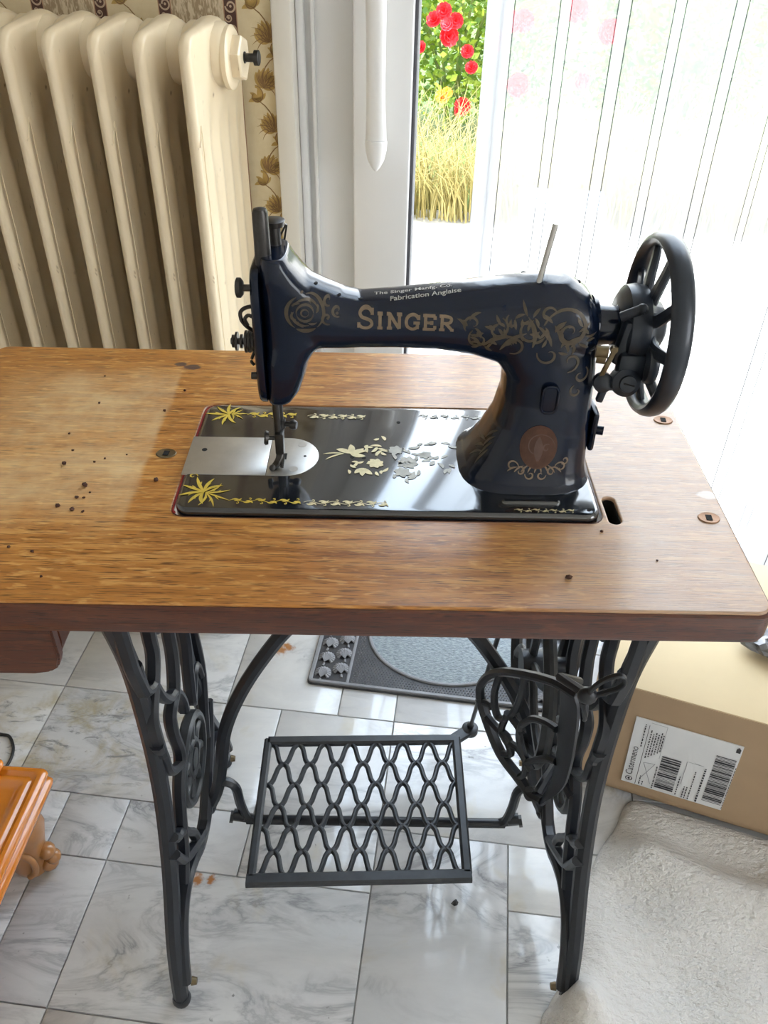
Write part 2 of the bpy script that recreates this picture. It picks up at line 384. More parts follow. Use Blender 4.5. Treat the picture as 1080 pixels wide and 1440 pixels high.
def m_glass():
    t = NT('window_glass'); tr = t.n('ShaderNodeBsdfTransparent'); gl = t.n('ShaderNodeBsdfGlossy'); gl.inputs['Roughness'].default_value = .02
    tr.inputs[0].default_value = (.97, .985, .98, 1); fr = t.n('ShaderNodeFresnel'); fr.inputs[0].default_value = 1.35
    mx = t.n('ShaderNodeMixShader'); t.l(fr.outputs[0], mx.inputs[0]); t.l(tr.outputs[0], mx.inputs[1]); t.l(gl.outputs[0], mx.inputs[2]); t.l(mx.outputs[0], t.out.inputs[0]); return t.m
M['glass'] = m_glass()
def m_sheer(name, cover, lines):
    t = NT(name); tr = t.n('ShaderNodeBsdfTransparent'); df = t.n('ShaderNodeBsdfDiffuse'); tl = t.n('ShaderNodeBsdfTranslucent')
    df.inputs[0].default_value = (.93, .93, .94, 1); tl.inputs[0].default_value = (.93, .93, .94, 1)
    m1 = t.n('ShaderNodeMixShader'); m1.inputs[0].default_value = .6; t.l(df.outputs[0], m1.inputs[1]); t.l(tl.outputs[0], m1.inputs[2])
    m2 = t.n('ShaderNodeMixShader'); t.l(tr.outputs[0], m2.inputs[1]); t.l(m1.outputs[0], m2.inputs[2])
    if lines:
        s = t.n('ShaderNodeSeparateXYZ'); t.l(t.co('UV'), s.inputs[0]); u = s.outputs[0]
        f = t.math('FRACT', t.math('DIVIDE', u, .075))
        li = t.math('MAXIMUM', t.math('LESS_THAN', t.math('ABSOLUTE', t.math('SUBTRACT', f, .30)), .010), t.math('LESS_THAN', t.math('ABSOLUTE', t.math('SUBTRACT', f, .50)), .010))
        band = t.math('LESS_THAN', t.math('ABSOLUTE', t.math('SUBTRACT', f, .40)), .10)
        t.l(t.math('MAXIMUM', t.math('ADD', cover, t.math('MULTIPLY', band, .10)), t.math('MULTIPLY', li, .9)), m2.inputs[0])
        c = t.mix(li, (.82, .82, .83), (.07, .07, .08)); t.l(c, df.inputs[0]); t.l(c, tl.inputs[0])
    else:
        m2.inputs[0].default_value = cover; df.inputs[0].default_value = (.55, .55, .57, 1); tl.inputs[0].default_value = (.42, .42, .44, 1)
    t.l(m2.outputs[0], t.out.inputs[0]); return t.m
M['sheer'] = m_sheer('white_sheer_voile', .33, True)
M['hem'] = m_sheer('white_hem', .93, False)
def m_rug():
    t = NT('cream_fleece'); t.set(Roughness=.95, Sheen_Weight=.3)
    n = t.noise(t.co('Object', (1, 1.5, 1)), 75, 4, .6); b = t.noise(t.co(), 6, 3)
    t.l(t.mix(b, (.66, .625, .58), (.78, .745, .70)), t.p.inputs['Base Color']); t.bump(n, 1.0, .012); return t.m
M['rug'] = m_rug()
def m_mat():
    t = NT('blue_grey_carpet'); t.set(Roughness=.95)
    n = t.noise(t.co('Object', (1, 4, 1)), 120, 3, .7); t.l(t.ramp(n, (.35, (.16, .19, .21)), (.65, (.42, .47, .49))), t.p.inputs['Base Color']); t.bump(n, .6, .003); return t.m
M['matcarpet'] = m_mat()
M['matrubber'] = simple('dark_mat_rubber', (.05, .05, .055), .5, 0, 0, .3, 60)
M['matlight'] = simple('worn_mat_rubber', (.22, .22, .23), .5, 0, 0, .3, 60)

# ================================================================== ROOM (room coordinates u, v; turned by ROOM about the origin)
WV = .845        # inner face of the window wall
def room(o): o.rotation_euler = (0, 0, ROOM); return o
def quadbox(name, x0, x1, y0, y1, z0, z1, m, bev=0):
    bm = bmesh.new(); box(bm, ((x0 + x1) / 2, (y0 + y1) / 2, (z0 + z1) / 2), (x1 - x0, y1 - y0, z1 - z0), bev); return struct(room(obj(name, bm, m, smooth=bev > 0)))
DX0, DX1, DZ1 = -.088, 2.35, 2.2
UL, UR, VF, HC = -1.5, 2.9, -2.6, 2.55
floor = quadbox('floor', UL, UR, VF, WV + .16, -.06, -.004, M['grout'])
wall_b = quadbox('wall_back', UL, DX0, WV, WV + .16, 0, HC, M['paperwall'])
quadbox('wall_back', DX0, DX1, WV, WV + .16, DZ1, HC, M['paperwall'])
quadbox('wall_back', DX1, UR, WV, WV + .16, 0, HC, M['paperwall'])
quadbox('wall_left', UL - .1, UL, VF, WV + .16, 0, HC, M['plaster'])
quadbox('wall_right', UR, UR + .1, -.7, WV + .16, 0, HC, M['plaster'])
quadbox('wall_right', UR, UR + .1, VF, -.7, 0, .9, M['plaster']); quadbox('wall_right', UR, UR + .1, VF, -.7, 2.2, HC, M['plaster']); quadbox('wall_right', UR, UR + .1, VF, -2.2, .9, 2.2, M['plaster'])  # opening added in this unseen wall to let in fill daylight
quadbox('ceiling', UL - .1, UR + .1, VF, WV + .16, HC, HC + .1, M['plaster'])
quadbox('wall_front', UL, UR, VF - .1, VF, 0, HC, M['plaster'])
# marble tiles, each a piece of the floor
GU, GV, U0, V0 = .1013, .1055, -.239, -.127
fixed = [(-3, 0, 2, 3), (0, 2, 2, 1), (0, 0, 4, 2), (4, 0, 2, 3), (6, 2, 2, 1), (6, 0, 3, 2), (-2, 3, 3, 2), (2, 2, 2, 3), (1, 3, 1, 2), (4, 3, 3, 2), (3, 5, 1, 1), (1, 5, 2, 2), (-2, 5, 3, 3), (-4, 5, 2, 3), (4, 5, 3, 3), (-1, -2, 1, 2), (0, -2, 2, 2), (2, -2, 4, 2), (-4, 3, 2, 2)]
used = set(); tiles = []
for k, j, a, b in fixed:
    cells = {(k + p, j + q) for p in range(a) for q in range(b)}
    if cells & used: continue
    used |= cells; tiles.append((k, j, a, b))
rt = random.Random(3)
KR, JR = range(-10, 22), range(-11, 9)
for j in JR:
    for k in KR:
        if (k, j) in used: continue
        for a, b in rt.sample([(2, 2), (2, 1), (4, 2), (3, 2), (2, 3)], 5) + [(1, 2), (1, 1)]:
            cells = {(k + p, j + q) for p in range(a) for q in range(b)}
            if not (cells & used) and k + a - 1 in KR and j + b - 1 in JR: used |= cells; tiles.append((k, j, a, b)); break
gp = .0010
tm = {}
for k, j, a, b in tiles:
    if (a, b) not in tm:
        bm = bmesh.new(); sx, sy = a * GU - 2 * gp, b * GV - 2 * gp
        slab(bm, [(-sx / 2, -sy / 2), (sx / 2, -sy / 2), (sx / 2, sy / 2), (-sx / 2, sy / 2)], -.006, 0, .0012, 2)
        o = obj('tile', bm, M['marble'], floor, sharp=30); tm[(a, b)] = o
    else: o = copyo(tm[(a, b)], floor)
    o.location = (U0 + (k + a / 2) * GU, V0 + (j + b / 2) * GV, 0)
# damask leaves printed on the gold bands of the wallpaper
def onwall(a, b): return V(a, WV - .0004, b)
M['damask1'] = simple('damask_gold', (.46, .30, .09), .7, 0, 0, .3, 90); M['damask2'] = simple('damask_brown', (.26, .15, .06), .7, 0, 0, .3, 90)
rw = random.Random(8)
for band in (-.1015, -.2995, -.4975):
    bg_, br_ = bmesh.new(), bmesh.new()
    for i in range(14):
        z = .36 + .063 * i; sx = 1 if i % 2 else -1; x = band + .012 * sx
        for k in range(7):
            a = PI / 2 + sx * (.95 - .42 * k); l = .030 * (1 - .06 * abs(k - 3)); leaf(bg_, x - .018 * sx, z, a, l, .0105, onwall, -.5 * sx * (1 - k / 3)); leaf(br_, x - .018 * sx, z, a, l * .95, .0016, lambda p, q: V(p, WV - .0007, q), -.5 * sx * (1 - k / 3)); leaf(br_, x - .018 * sx, z + .0028, a, l, .0014, lambda p, q: V(p, WV - .0007, q), -.7 * sx)
        curl(bg_, x + .008 * sx, z + .052, .0130, PI / 2, .85 * sx, .0050, onwall, 18); curl(br_, x + .008 * sx, z + .052, .0150, PI / 2, .9 * sx, .0014, lambda p, q: V(p, WV - .0007, q), 20)
        for k in range(4): leaf(bg_, x + .004 * sx, z + .046, PI * (.1 + .28 * k), .016, .0062, onwall, .4)
        leaf(br_, x - .018 * sx, z, PI / 2 + .3 * sx, .06, .0018, lambda p, q: V(p, WV - .0007, q), -.9 * sx)
    for n_, b_, m_ in (('leaf_print', bg_, 'damask1'), ('outline_print', br_, 'damask2')): o = obj(n_, b_, M[m_], wall_b, smooth=False); o['kind'] = 'stuff'
# baseboard behind the radiator
quadbox('baseboard_back', UL, DX0, WV - .012, WV, 0, .09, M['cream_trim'], .004)
# trim and patio door
quadbox('trim_1', DX0, DX0 + .03, WV - .012, WV + .10, 0, DZ1, M['cream_trim'], .003)
quadbox('trim_2', DX0 + .03, DX1, WV - .012, WV + .10, DZ1 - .03, DZ1, M['cream_trim'], .003)
quadbox('trim_3', -.10, 2.4, WV, WV + .2, -.02, .012, M['cream_trim'], .003)
door = struct(room(empty('door_1')))
def dpart(name, x0, x1, y0, y1, z0, z1, m=M['white'], bev=.005, parent=None):
    bm = bmesh.new(); box(bm, ((x0 + x1) / 2, (y0 + y1) / 2, (z0 + z1) / 2), (x1 - x0, y1 - y0, z1 - z0), bev); return obj(name, bm, m, parent or door)
fr = dpart('jamb', -.058, .030, WV + .028, WV + .09, .012, DZ1 - .03)
dpart('jamb_bead', -.058, -.045, WV + .016, WV + .03, .012, DZ1 - .03, bev=.004, parent=fr)
dpart('jamb_bead', -.036, -.030, WV + .018, WV + .03, .012, DZ1 - .03, bev=.002, parent=fr)
st = dpart('stile', .031, .122, WV - .004, WV + .062, .02, DZ1 - .04, bev=.006)
dpart('gasket', .1222, .1275, WV + .004, WV + .05, .10, DZ1 - .10, M['gasket'], .001)
dpart('bottom_rail', .1222, 1.02, WV - .004, WV + .062, .02, .11)
dpart('top_rail', .1222, 1.02, WV - .004, WV + .062, DZ1 - .12, DZ1 - .04)
dpart('stile', 1.02, 1.13, WV - .004, WV + .062, .02, DZ1 - .04)
dpart('stile', 1.14, 1.24, WV - .004, WV + .062, .02, DZ1 - .04)
dpart('bottom_rail', 1.24, 2.22, WV - .004, WV + .062, .02, .11)
dpart('top_rail', 1.24, 2.22, WV - .004, WV + .062, DZ1 - .12, DZ1 - .04)
dpart('stile', 2.22, 2.32, WV - .004, WV + .062, .02, DZ1 - .04)
for x0, x1 in ((.1275, 1.02), (1.24, 2.22)):
    bm = bmesh.new(); bm.faces.new([bm.verts.new(p) for p in ((x0, WV + .03, .11), (x1, WV + .03, .11), (x1, WV + .03, DZ1 - .12), (x0, WV + .03, DZ1 - .12))]); obj('glass_pane', bm, M['glass'], door)
# white lever handle on the stile, grip hanging down
bm = bmesh.new()
pts = cat([(.072, WV - .055, 1.10), (.073, WV - .056, 1.02), (.0735, WV - .056, .93), (.0745, WV - .055, .875)], 5)
sweep(bm, pts, circ(.0150, 16, .0115), (0, 1, 0), scale=[1.05 - .12 * math.sin(PI * i / (len(pts) - 1)) for i in range(len(pts))])
hd = obj('handle', bm, M['white'], door)
bm = bmesh.new(); lathe(bm, [(0, .0160), (.004, .0168), (.015, .0160), (.03, .0125), (.040, .0070), (.046, .0018)], (.0745, WV - .055, .8745), (0, 0, -1), 24); obj('grip_end', bm, M['white'], hd)
bm = bmesh.new(); box(bm, (.074, WV - .010, 1.115), (.032, .014, .13), .006); cyl(bm, (.073, WV - .005, 1.115), (.073, WV - .058, 1.112), .011); obj('backplate', bm, M['white'], hd)
# ------------------------------------------------------------------ curtain
cu = room(empty('sheer_curtain', (0, 0, 0)))
tag(cu, 'white sheer voile curtain with thin dark drawn-thread lines, hanging over the patio door', 'curtain')
def drapery(name, u0, u1, n, m, parent, dv=0, amp=.016, hemf=0):
    bm = bmesh.new(); uv = bm.loops.layers.uv.new('UVMap'); cols = []
    for i in range(n + 1):
        u = u0 + (u1 - u0) * i / n; col = []
        for k in range(9):
            z = .02 + 2.28 * k / 8; a = amp * min(1, max(0, (u - .24) / .12))
            v = .758 + dv + a * math.sin(u * 2 * PI / .155 + .25 * math.sin(k)) + .5 * a * math.sin(u * 2 * PI / .093 + 1)
            col.append((bm.verts.new((u + .004 * math.sin(z * 4.0) * (u - .2), v, z)), u))
        cols.append(col)
    for a, b in zip(cols[:-1], cols[1:]):
        for k in range(8):
            f = bm.faces.new((a[k][0], b[k][0], b[k + 1][0], a[k + 1][0]))
            for lp, q in zip(f.loops, (a[k], b[k], b[k + 1], a[k + 1])): lp[uv].uv = (q[1], q[0].co.z)
    return obj(name, bm, m, parent, sharp=180)
drapery('voile', .228, 2.25, 260, M['sheer'], cu)
drapery('side_hem', .226, .256, 4, M['hem'], cu, -.003)
bm = bmesh.new(); cyl(bm, (.12, .758, 2.315), (2.4, .758, 2.315), .012); rod = obj('curtain_rod', bm, M['white'], cu)

# ================================================================== RADIATOR
rad = room(empty('radiator', (.6 * math.sin(-ROOM), .6 * math.cos(ROOM), 0))); tag(rad, 'old cream cast iron column radiator with fluted sections against the wallpapered wall', 'radiator')
def section_bm(zb=.12, zt=1.031):
    D = .232; nu, nv = 46, 34; bm = bmesh.new()
    def ztop(t):
        y = t * D
        z = zt + .008 * min(1, y / .13) - max(0, y - .13) * .35
        if y < .026: z -= .026 * (1 - math.sqrt(max(0, 1 - ((.026 - y) / .026) ** 2)))
        yb = D - y
        if yb < .02: z -= .02 * (1 - math.sqrt(max(0, 1 - ((.02 - yb) / .02) ** 2)))
        return z
    def wid(t, z, zz):
        y = t * D; full = .0150 + .0065 * min(1, max(0, y - .004) / .05)
        d = min(y, D - y); e = math.sqrt(max(0, 1 - max(0, 1 - d / .006) ** 2)) if d < .006 else 1
        hubz = .995; dh = math.hypot((y - .112) / 1.0, (z - hubz) / .9)
        hub = .0075 * max(0, 1 - (dh / .075) ** 2) if dh < .075 else 0
        dish = -.0035 * math.exp(-((y - .075) / .022) ** 2) * (1 if z > .86 else 0)
        fl = 0
        if z < .925:
            k = min(1, (.925 - z) / .035); ph = (y - .004) / (D - .008) * 5.0; ff = ph - math.floor(ph)
            fl = -.0070 * k * (1 - abs(2 * ff - 1)) ** .7 * (1 if .02 < y < D - .02 else 0)
            fl = -.0040 * k * (abs(math.sin(PI * ph)) ** .6) if y > .012 else 0
        tp = zz - z; cap = math.sqrt(max(0, 1 - max(0, 1 - tp / .006) ** 2)) if tp < .006 else 1
        return max(.0008, (full / 2 + hub + dish + fl)) * (e * .85 + .15) * max(.12, cap)
    zs = [0, .25, .5, .7, .8, .84, .86, .875, .885, .895, .9, .91, .92, .93, .94, .95, .96, .965, .97, .975, .98, .984, .988, .991, .994, .996, .998, 1]
    G = {}
    for sgn in (1, -1):
        for i in range(nu + 1):
            t = i / nu; t = .5 - .5 * math.cos(PI * t) if False else t
            zz = ztop(t)
            for k, q in enumerate(zs):
                z = zb + (zz - zb) * q
                G[sgn, i, k] = bm.verts.new((sgn * wid(t, z, zz), t * D, z))
    for sgn in (1, -1):
        for i in range(nu):
            for k in range(len(zs) - 1): bm.faces.new((G[sgn, i, k], G[sgn, i + 1, k], G[sgn, i + 1, k + 1], G[sgn, i, k + 1]))
    K = len(zs) - 1
    for i in range(nu): bm.faces.new((G[1, i, K], G[1, i + 1, K], G[-1, i + 1, K], G[-1, i, K])); bm.faces.new((G[1, i, 0], G[1, i + 1, 0], G[-1, i + 1, 0], G[-1, i, 0]))
    for k in range(K): bm.faces.new((G[1, 0, k], G[1, 0, k + 1], G[-1, 0, k + 1], G[-1, 0, k])); bm.faces.new((G[1, nu, k], G[1, nu, k + 1], G[-1, nu, k + 1], G[-1, nu, k]))
    # raised rib lines along the front column with a slanted end, as cast
    for s in (1,): 
        tube(bm, [(s * .0079, .004, .90), (s * .0086, .016, .925)], .0008, 6)
        tube(bm, [(s * .0076, .0165, .30), (s * .0086, .0165, .925)], .0007, 6)
    # nipple collar between the sections, and foot
    lathe(bm, [(-.030, .034), (-.022, .040), (.022, .040), (.030, .034)], (0, .112, .995), (1, 0, 0), 24)
    return bm
sec = obj('radiator_section', section_bm(), M['rad'], rad, sharp=50); sec.location = (-.1475, 0, 0)
for i in range(1, 9): copyo(sec, rad).location = (-.1475 - .0600 * i, 0, 0)
for yy in (.03, .19):
    for xx in (-.1475, -.1475 - .48):
        bm = bmesh.new(); lathe(bm, [(0, .018), (.02, .013), (.10, .012), (.135, .014)], (xx, yy, 0), (0, 0, 1), 14); obj('radiator_foot', bm, M['rad'], rad)
bm = bmesh.new(); lathe(bm, [(0, .040), (.006, .040), (.009, .036), (.010, .030)], (-.1475 + .026, .112, .991), (1, 0, 0), 30); pl_ = obj('end_plug', bm, M['rad'], rad)
bm = bmesh.new(); lathe(bm, [(.008, .0295), (.021, .0295), (.023, .027)], (-.1475 + .026, .112, .991), (1, 0, 0), 6); obj('plug_hexagon', bm, M['rad'], pl_, smooth=False)
bm = bmesh.new(); lathe(bm, [(.018, .0075), (.024, .0075), (.024, .0055), (.036, .0055), (.037, .0098), (.043, .0098), (.044, .008)], (-.1475 + .026, .112, .992), (1, 0, 0), 16); b = obj('bleed_valve', bm, M['darksteel'], rad); b['label'] = 'small dark bleed screw on the end plug'

# ================================================================== SEWING TABLE
TZ = .76; TB = .728
tab = empty('sewing_table', (.11, .1, 0)); tag(tab, 'oak topped treadle sewing table on black openwork cast iron legs', 'table')
def tp(o): o.matrix_parent_inverse = Matrix.Translation((-.11, -.1, 0)); return o
def P(name, bm, m, parent=tab, **k):
    o = obj(name, bm, m, parent, **k)
    if parent is tab: tp(o)
    return o
LX, RX, FY, BY = -.262, .484, -.1103, .308
outer = rrect(LX, RX, FY, BY, .012, 5)
slot = [(.3845 + .0058 * math.cos(a) * (1) + (.0035 if math.sin(a) < 0 else -.002) * 0, .0165 + (.0135 if math.sin(a) > 0 else -.0135) + .0058 * math.sin(a)) for a in [2 * PI * i / 20 for i in range(20)]]
hole = rrect(-.0035, .3745, -.0025, .1865, .012, 5)
top = plate_with_holes('tabletop', outer, [hole, slot], TB, TZ, .0016, M['oak'], tab); tp(top)
# dark moulded edge band round the slab
bm = bmesh.new(); e = rrect(LX - .0015, RX + .0015, FY - .0022, BY + .001, .0135, 6)
sweep(bm, [(p[0], p[1], (TB + TZ) / 2 - .0045) for p in e], [(-.001, .0182), (.0008, .0170), (.0014, .013), (.0014, -.005), (-.0002, -.0095), (-.004, -.0115), (-.004, .0182)], (0, 0, 1), closed=True)
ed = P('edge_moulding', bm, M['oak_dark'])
bm = bmesh.new(); sweep(bm, [(p[0], p[1], (TZ + TB) / 2 - .001) for p in slot], rect(.0010, .028), (0, 0, 1), closed=True); sl_ = P('slot_shade', bm, M['hole']); bm = bmesh.new(); box(bm, (.3845, .0165, TB - .004), (.024, .05, .004)); P('slot_cover', bm, M['iron'])  # black liner stands in for the shade inside the belt slot
bm = bmesh.new(); sweep(bm, [(p[0], p[1], TZ - .0022) for p in rrect(-.0028, .3738, -.0018, .1858, .0115, 5)], rect(.0014, .003), (0, 0, 1), closed=True); rf = P('hole_edge', bm, M['oak_dark'])
bm = bmesh.new(); sweep(bm, cat([(.012, .1825, TZ + .0006), (.003, .178, TZ + .0006), (-.0018, .165, TZ + .0006), (-.0022, .09, TZ + .0006), (-.0022, .012, TZ + .0006), (.0005, .002, TZ + .0006)], 5), rect(.0016, .002), (0, 0, 1)); f_ = P('felt_edging', bm, M['red']); f_['label'] = 'red edging along the left end of the cutout'
# escutcheons: oval metal plates with a square keyhole
for (x, y, m) in ((-.026, .093, 'brass'), (.469, .170, 'rust'), (.468, .0075, 'rust')):
    bm = bmesh.new(); a, b_ = .0098, .0078
    L1 = [V(x + a * math.cos(t), y + b_ * math.sin(t), TZ + .0004) for t in [2 * PI * i / 28 for i in range(28)]]
    rings(bm, [L1, [V(x + (p.x - x) * .93, y + (p.y - y) * .93, TZ + .0012) for p in L1], [V(x + (p.x - x) * .62, y + (p.y - y) * .62, TZ + .0007) for p in L1]])
    es = P('escutcheon', bm, M[m])
    bm = bmesh.new(); box(bm, (x, y, TZ + .0007), (.0052, .0074, .0010), 0, Euler((0, 0, -.08)).to_matrix()); k = obj('keyhole', bm, M['hole'], es)
# drawer unit hanging under the left end
bm = bmesh.new(); L = []
for y in (-.085, .262):
    L.append([V(-.250, y, .727), V(-.250, y, .668), V(-.240, y, .662), V(-.112, y, .662), V(-.100, y, .6645), V(-.0915, y, .671), V(-.088, y, .682), V(-.088, y, .727)])
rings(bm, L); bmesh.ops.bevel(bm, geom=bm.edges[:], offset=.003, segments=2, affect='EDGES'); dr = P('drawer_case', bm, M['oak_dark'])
bm = bmesh.new(); L = []
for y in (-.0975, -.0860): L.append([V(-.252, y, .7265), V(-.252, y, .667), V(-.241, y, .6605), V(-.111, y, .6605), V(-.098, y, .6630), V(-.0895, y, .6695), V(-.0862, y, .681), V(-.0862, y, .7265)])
rings(bm, L); bmesh.ops.bevel(bm, geom=bm.edges[:], offset=.002, segments=2, affect='EDGES'); d2 = obj('drawer_front', bm, M['oak_dark'], dr); bm = bmesh.new(); lathe(bm, [(0, .005), (.008, .004), (.014, .009), (.02, .006), (.021, 0.001)], (-.19, -.0965, .694), (0, -1, 0), 14); obj('drawer_knob', bm, M['brass'], dr)

# ------------------------------------------------------------------ cast iron ends
railp = [(-.044, .727), (-.030, .690), (-.014, .640), (.008, .550), (.014, .450), (.012, .370), (.002, .300), (-.024, .210), (-.062, .120), (-.079, .060), (-.086, .018), (-.087, .005)]
lat = {'a': [[(-.022, .70), (-.012, .594), (-.009, .569), (-.001, .538), (.006, .515)]],
 'bars': [[(.050, .725), (.060, .64), (.054, .559), (.053, .523), (.034, .495), (.011, .470), (.010, .439), (.013, .400)],
  [(.100, .725), (.118, .62), (.114, .494), (.111, .454), (.093, .414), (.065, .404), (.063, .370), (.070, .322), (.042, .290), (.022, .235), (.010, .200), (-.012, .165)],
  [(.150, .725), (.140, .62), (.162, .50), (.169, .424), (.159, .381), (.149, .330)],
  [(.206, .56), (.200, .45), (.211, .328), (.194, .261), (.178, .215)]],
 'scal': [[(.000, .566), (.006, .521), (.020, .503), (.034, .495), (.044, .470), (.054, .450), (.070, .428), (.087, .418), (.102, .402), (.114, .372), (.116, .350)],
  [(.006, .425), (.016, .394), (.020, .362), (.035, .338), (.060, .314)],
  [(-.012, .270), (.000, .250), (.012, .242), (.030, .215), (.039, .199), (.055, .172), (.061, .150)],
  [(.148, .322), (.172, .352), (.192, .350), (.202, .318)],
  [(.060, .56), (.080, .535), (.100, .545), (.114, .575), (.134, .545), (.160, .535), (.175, .560), (.206, .56)]],
 'arch': [(-.083, .045), (-.066, .098), (-.036, .142), (.000, .152), (.035, .138), (.065, .118), (.100, .110), (.135, .118), (.165, .138), (.200, .152), (.236, .142), (.266, .098), (.283, .045)],
 'web': [[(.090, .112), (.045, .150), (.005, .190), (-.020, .245)], [(.110, .112), (.155, .150), (.195, .190), (.220, .245)]]}
def side_frame(X, inner, label):
    bm = bmesh.new(); q = lambda s, dx=0: [V(X + dx, y, z) for y, z in s]
    n1 = cat(q(railp), 6)
    sweep(bm, n1, rect(.020, .019, .3), (1, 0, 0)); sweep(bm, [V(p.x, .2 - p.y, p.z) for p in n1], rect(.020, .019, .3), (1, 0, 0))
    sweep(bm, q([(-.052, .721), (.252, .721)]), rect(.012, .030, .2), (1, 0, 0))
    for s in (-.087, .287): lathe(bm, [(0, .011), (.006, .0125), (.016, .0105)], (X, s, 0), (0, 0, 1), 16)
    f = P('side_frame', bm, M['iron'])
    xi = inner * .008
    bm = bmesh.new(); sweep(bm, cat(q(lat['arch'], xi), 5), rect(.013, .018, .3), (1, 0, 0)); obj('foot_arch', bm, M['iron'], f)
    for s in lat['bars'] + lat['a'] + lat['web']:
        bm = bmesh.new(); sweep(bm, cat(q(s, xi), 5), rect(.0115, .016, .32), (1, 0, 0)); obj('lattice_bar', bm, M['iron'], f)
    for s in lat['scal']:
        bm = bmesh.new(); sweep(bm, cat(q(s, xi), 5), rect(.011, .015, .32), (1, 0, 0)); obj('scalloped_bar', bm, M['iron'], f)
    # pierced round medallion
    bm = bmesh.new(); c = V(X + xi, .108, .262); R = .058
    ring = [c + V(0, R * math.cos(a), R * math.sin(a)) for a in [2 * PI * i / 36 for i in range(36)]]
    sweep(bm, ring, rect(.011, .016, .3), (1, 0, 0), closed=True)
    sweep(bm, [c + V(0, .024 * math.cos(a), .024 * math.sin(a)) for a in [2 * PI * i / 24 for i in range(24)]], rect(.010, .012, .3), (1, 0, 0), closed=True)
    for k in range(8):
        a = 2 * PI * k / 8 + .2; d = V(0, math.cos(a), math.sin(a)); s_ = V(0, -math.sin(a), math.cos(a))
        sweep(bm, cat([c + d * .026, c + d * .038 + s_ * .005, c + d * .054], 4), rect(.012, .010, .3), (1, 0, 0))
    cyl(bm, c - V(.006, 0, 0), c + V(.006, 0, 0), .014); obj('medallion', bm, M['iron_worn'], f)
    for s in (-.075, .275):
        bm = bmesh.new(); cyl(bm, (X + inner * .014, s, .030), (X + inner * .021, s, .030), .0060, .0045, 14); b = obj('caster_stud', bm, M['brass'], f); b['label'] = 'pale round stud at the foot'
    return f
side_frame(-.0740, 1, ''); side_frame(.4380, -1, '')
# ------------------------------------------------------------------ brace with the treadle hangers
bm = bmesh.new(); BYc = .137
for s in (1, -1):
    mx = lambda x: x if s == 1 else .363 - x
    pp = cat([(mx(.150), BYc, .575), (mx(.100), BYc, .520), (mx(.058), BYc, .462), (mx(.010), BYc, .375), (mx(-.022), BYc, .290), (mx(-.036), BYc, .210), (mx(-.048), BYc, .150), (mx(-.063), BYc, .108)], 7)
    sweep(bm, pp, rect(.020, .018, .35), (0, 1, 0), scale=[1.5 - .6 * min(1, i / 14) for i in range(len(pp))])
    ball(bm, (mx(-.066), BYc, .106), .013, 2, (1, 1.1, 1))
    h = cat([(mx(-.044), BYc, .168), (mx(-.030), BYc, .166), (mx(-.021), BYc, .152), (mx(-.018), BYc, .115), (mx(-.012), BYc, .082), (mx(.000), BYc, .072)], 6); sweep(bm, h, rect(.013, .014, .35), (0, 1, 0))
    cyl(bm, (mx(-.030), BYc, .086), (mx(-.014), BYc, .084), .0085)
sweep(bm, [(.145, BYc, .575), (.180, BYc, .585), (.218, BYc, .575)], rect(.03, .018, .3), (0, 1, 0))
br = P('brace', bm, M['iron'])
for s in (1, -1):
    mx = lambda x: x if s == 1 else .363 - x
    bm = bmesh.new(); cyl(bm, (mx(-.036), BYc, .080), (mx(-.010), BYc, .074), .0055); cyl(bm, (mx(-.036), BYc, .080), (mx(-.031), BYc, .079), .009, None, 6); obj('hanger_bolt', bm, M['iron_worn'], br)
# ------------------------------------------------------------------ treadle pedal
PZ = .100
c4 = [V(.0045, .262, PZ), V(.3165, .272, PZ), V(.3125, .034, PZ), V(.0065, .022, PZ)]
def bil(a, b): return c4[0] * (1 - a) * (1 - b) + c4[1] * a * (1 - b) + c4[2] * a * b + c4[3] * (1 - a) * b
bm = bmesh.new(); fp = [bil(a, b) for a, b in ((.012, .02), (.97, .02), (.988, .98), (.012, .98))]
sweep(bm, [fp[0].lerp(fp[1], t) for t in (0, .5, 1)], rect(.016, .012), (0, 0, 1)); sweep(bm, [fp[3].lerp(fp[2], t) for t in (-.02, .5, 1.02)], rect(.018, .012), (0, 0, 1))
sweep(bm, [fp[0].lerp(fp[3], t) for t in (-.01, .5, .985)], rect(.012, .012), (0, 0, 1)); sweep(bm, [fp[1].lerp(fp[2], t) for t in (-.01, .5, .985)], rect(.014, .012), (0, 0, 1))
sweep(bm, cat([bil(.95, .03), bil(.99, -.01), bil(1.045, -.06)], 4), rect(.020, .008), (0, 0, 1)); lathe(bm, [(0, .013), (.010, .013), (.012, .010)], bil(1.045, -.065) - V(0, 0, .006), (0, 0, 1), 20)
ped = P('treadle', bm, M['iron_worn'])
def sq(c): return math.copysign(abs(c) ** .62, c)
for r in range(6):
    bm = bmesh.new(); pts = []; ph = 0 if r % 2 == 0 else PI
    for i in range(113):
        a = i / 112; b = .045 + (r + .5 - .5 * sq(math.cos(a * 7.0 * 2 * PI + ph))) * .910 / 6
        pts.append(bil(.035 + a * .925, b) + V(0, 0, -.001))
    sweep(bm, pts, rect(.0072, .008, .35), (0, 0, 1)); obj('wavy_bar', bm, M['iron_worn'], ped)
bm = bmesh.new(); cyl(bm, (-.012, BYc, .073), (.374, BYc, .073), .0072); P('pivot_rod', bm, M['iron'])
bm = bmesh.new(); pe = bil(1.045, -.065); tube(bm, [pe + V(0, 0, .004), V(.330, .215, .30), V(.333, .165, .47)], .0032, 10); ball(bm, pe + V(0, 0, .010), .006); pr = P('pitman_rod', bm, M['iron_worn'])
bm = bmesh.new(); box(bm, (.333, .163, .475), (.012, .016, .03), .003); obj('rod_end', bm, M['iron'], pr)
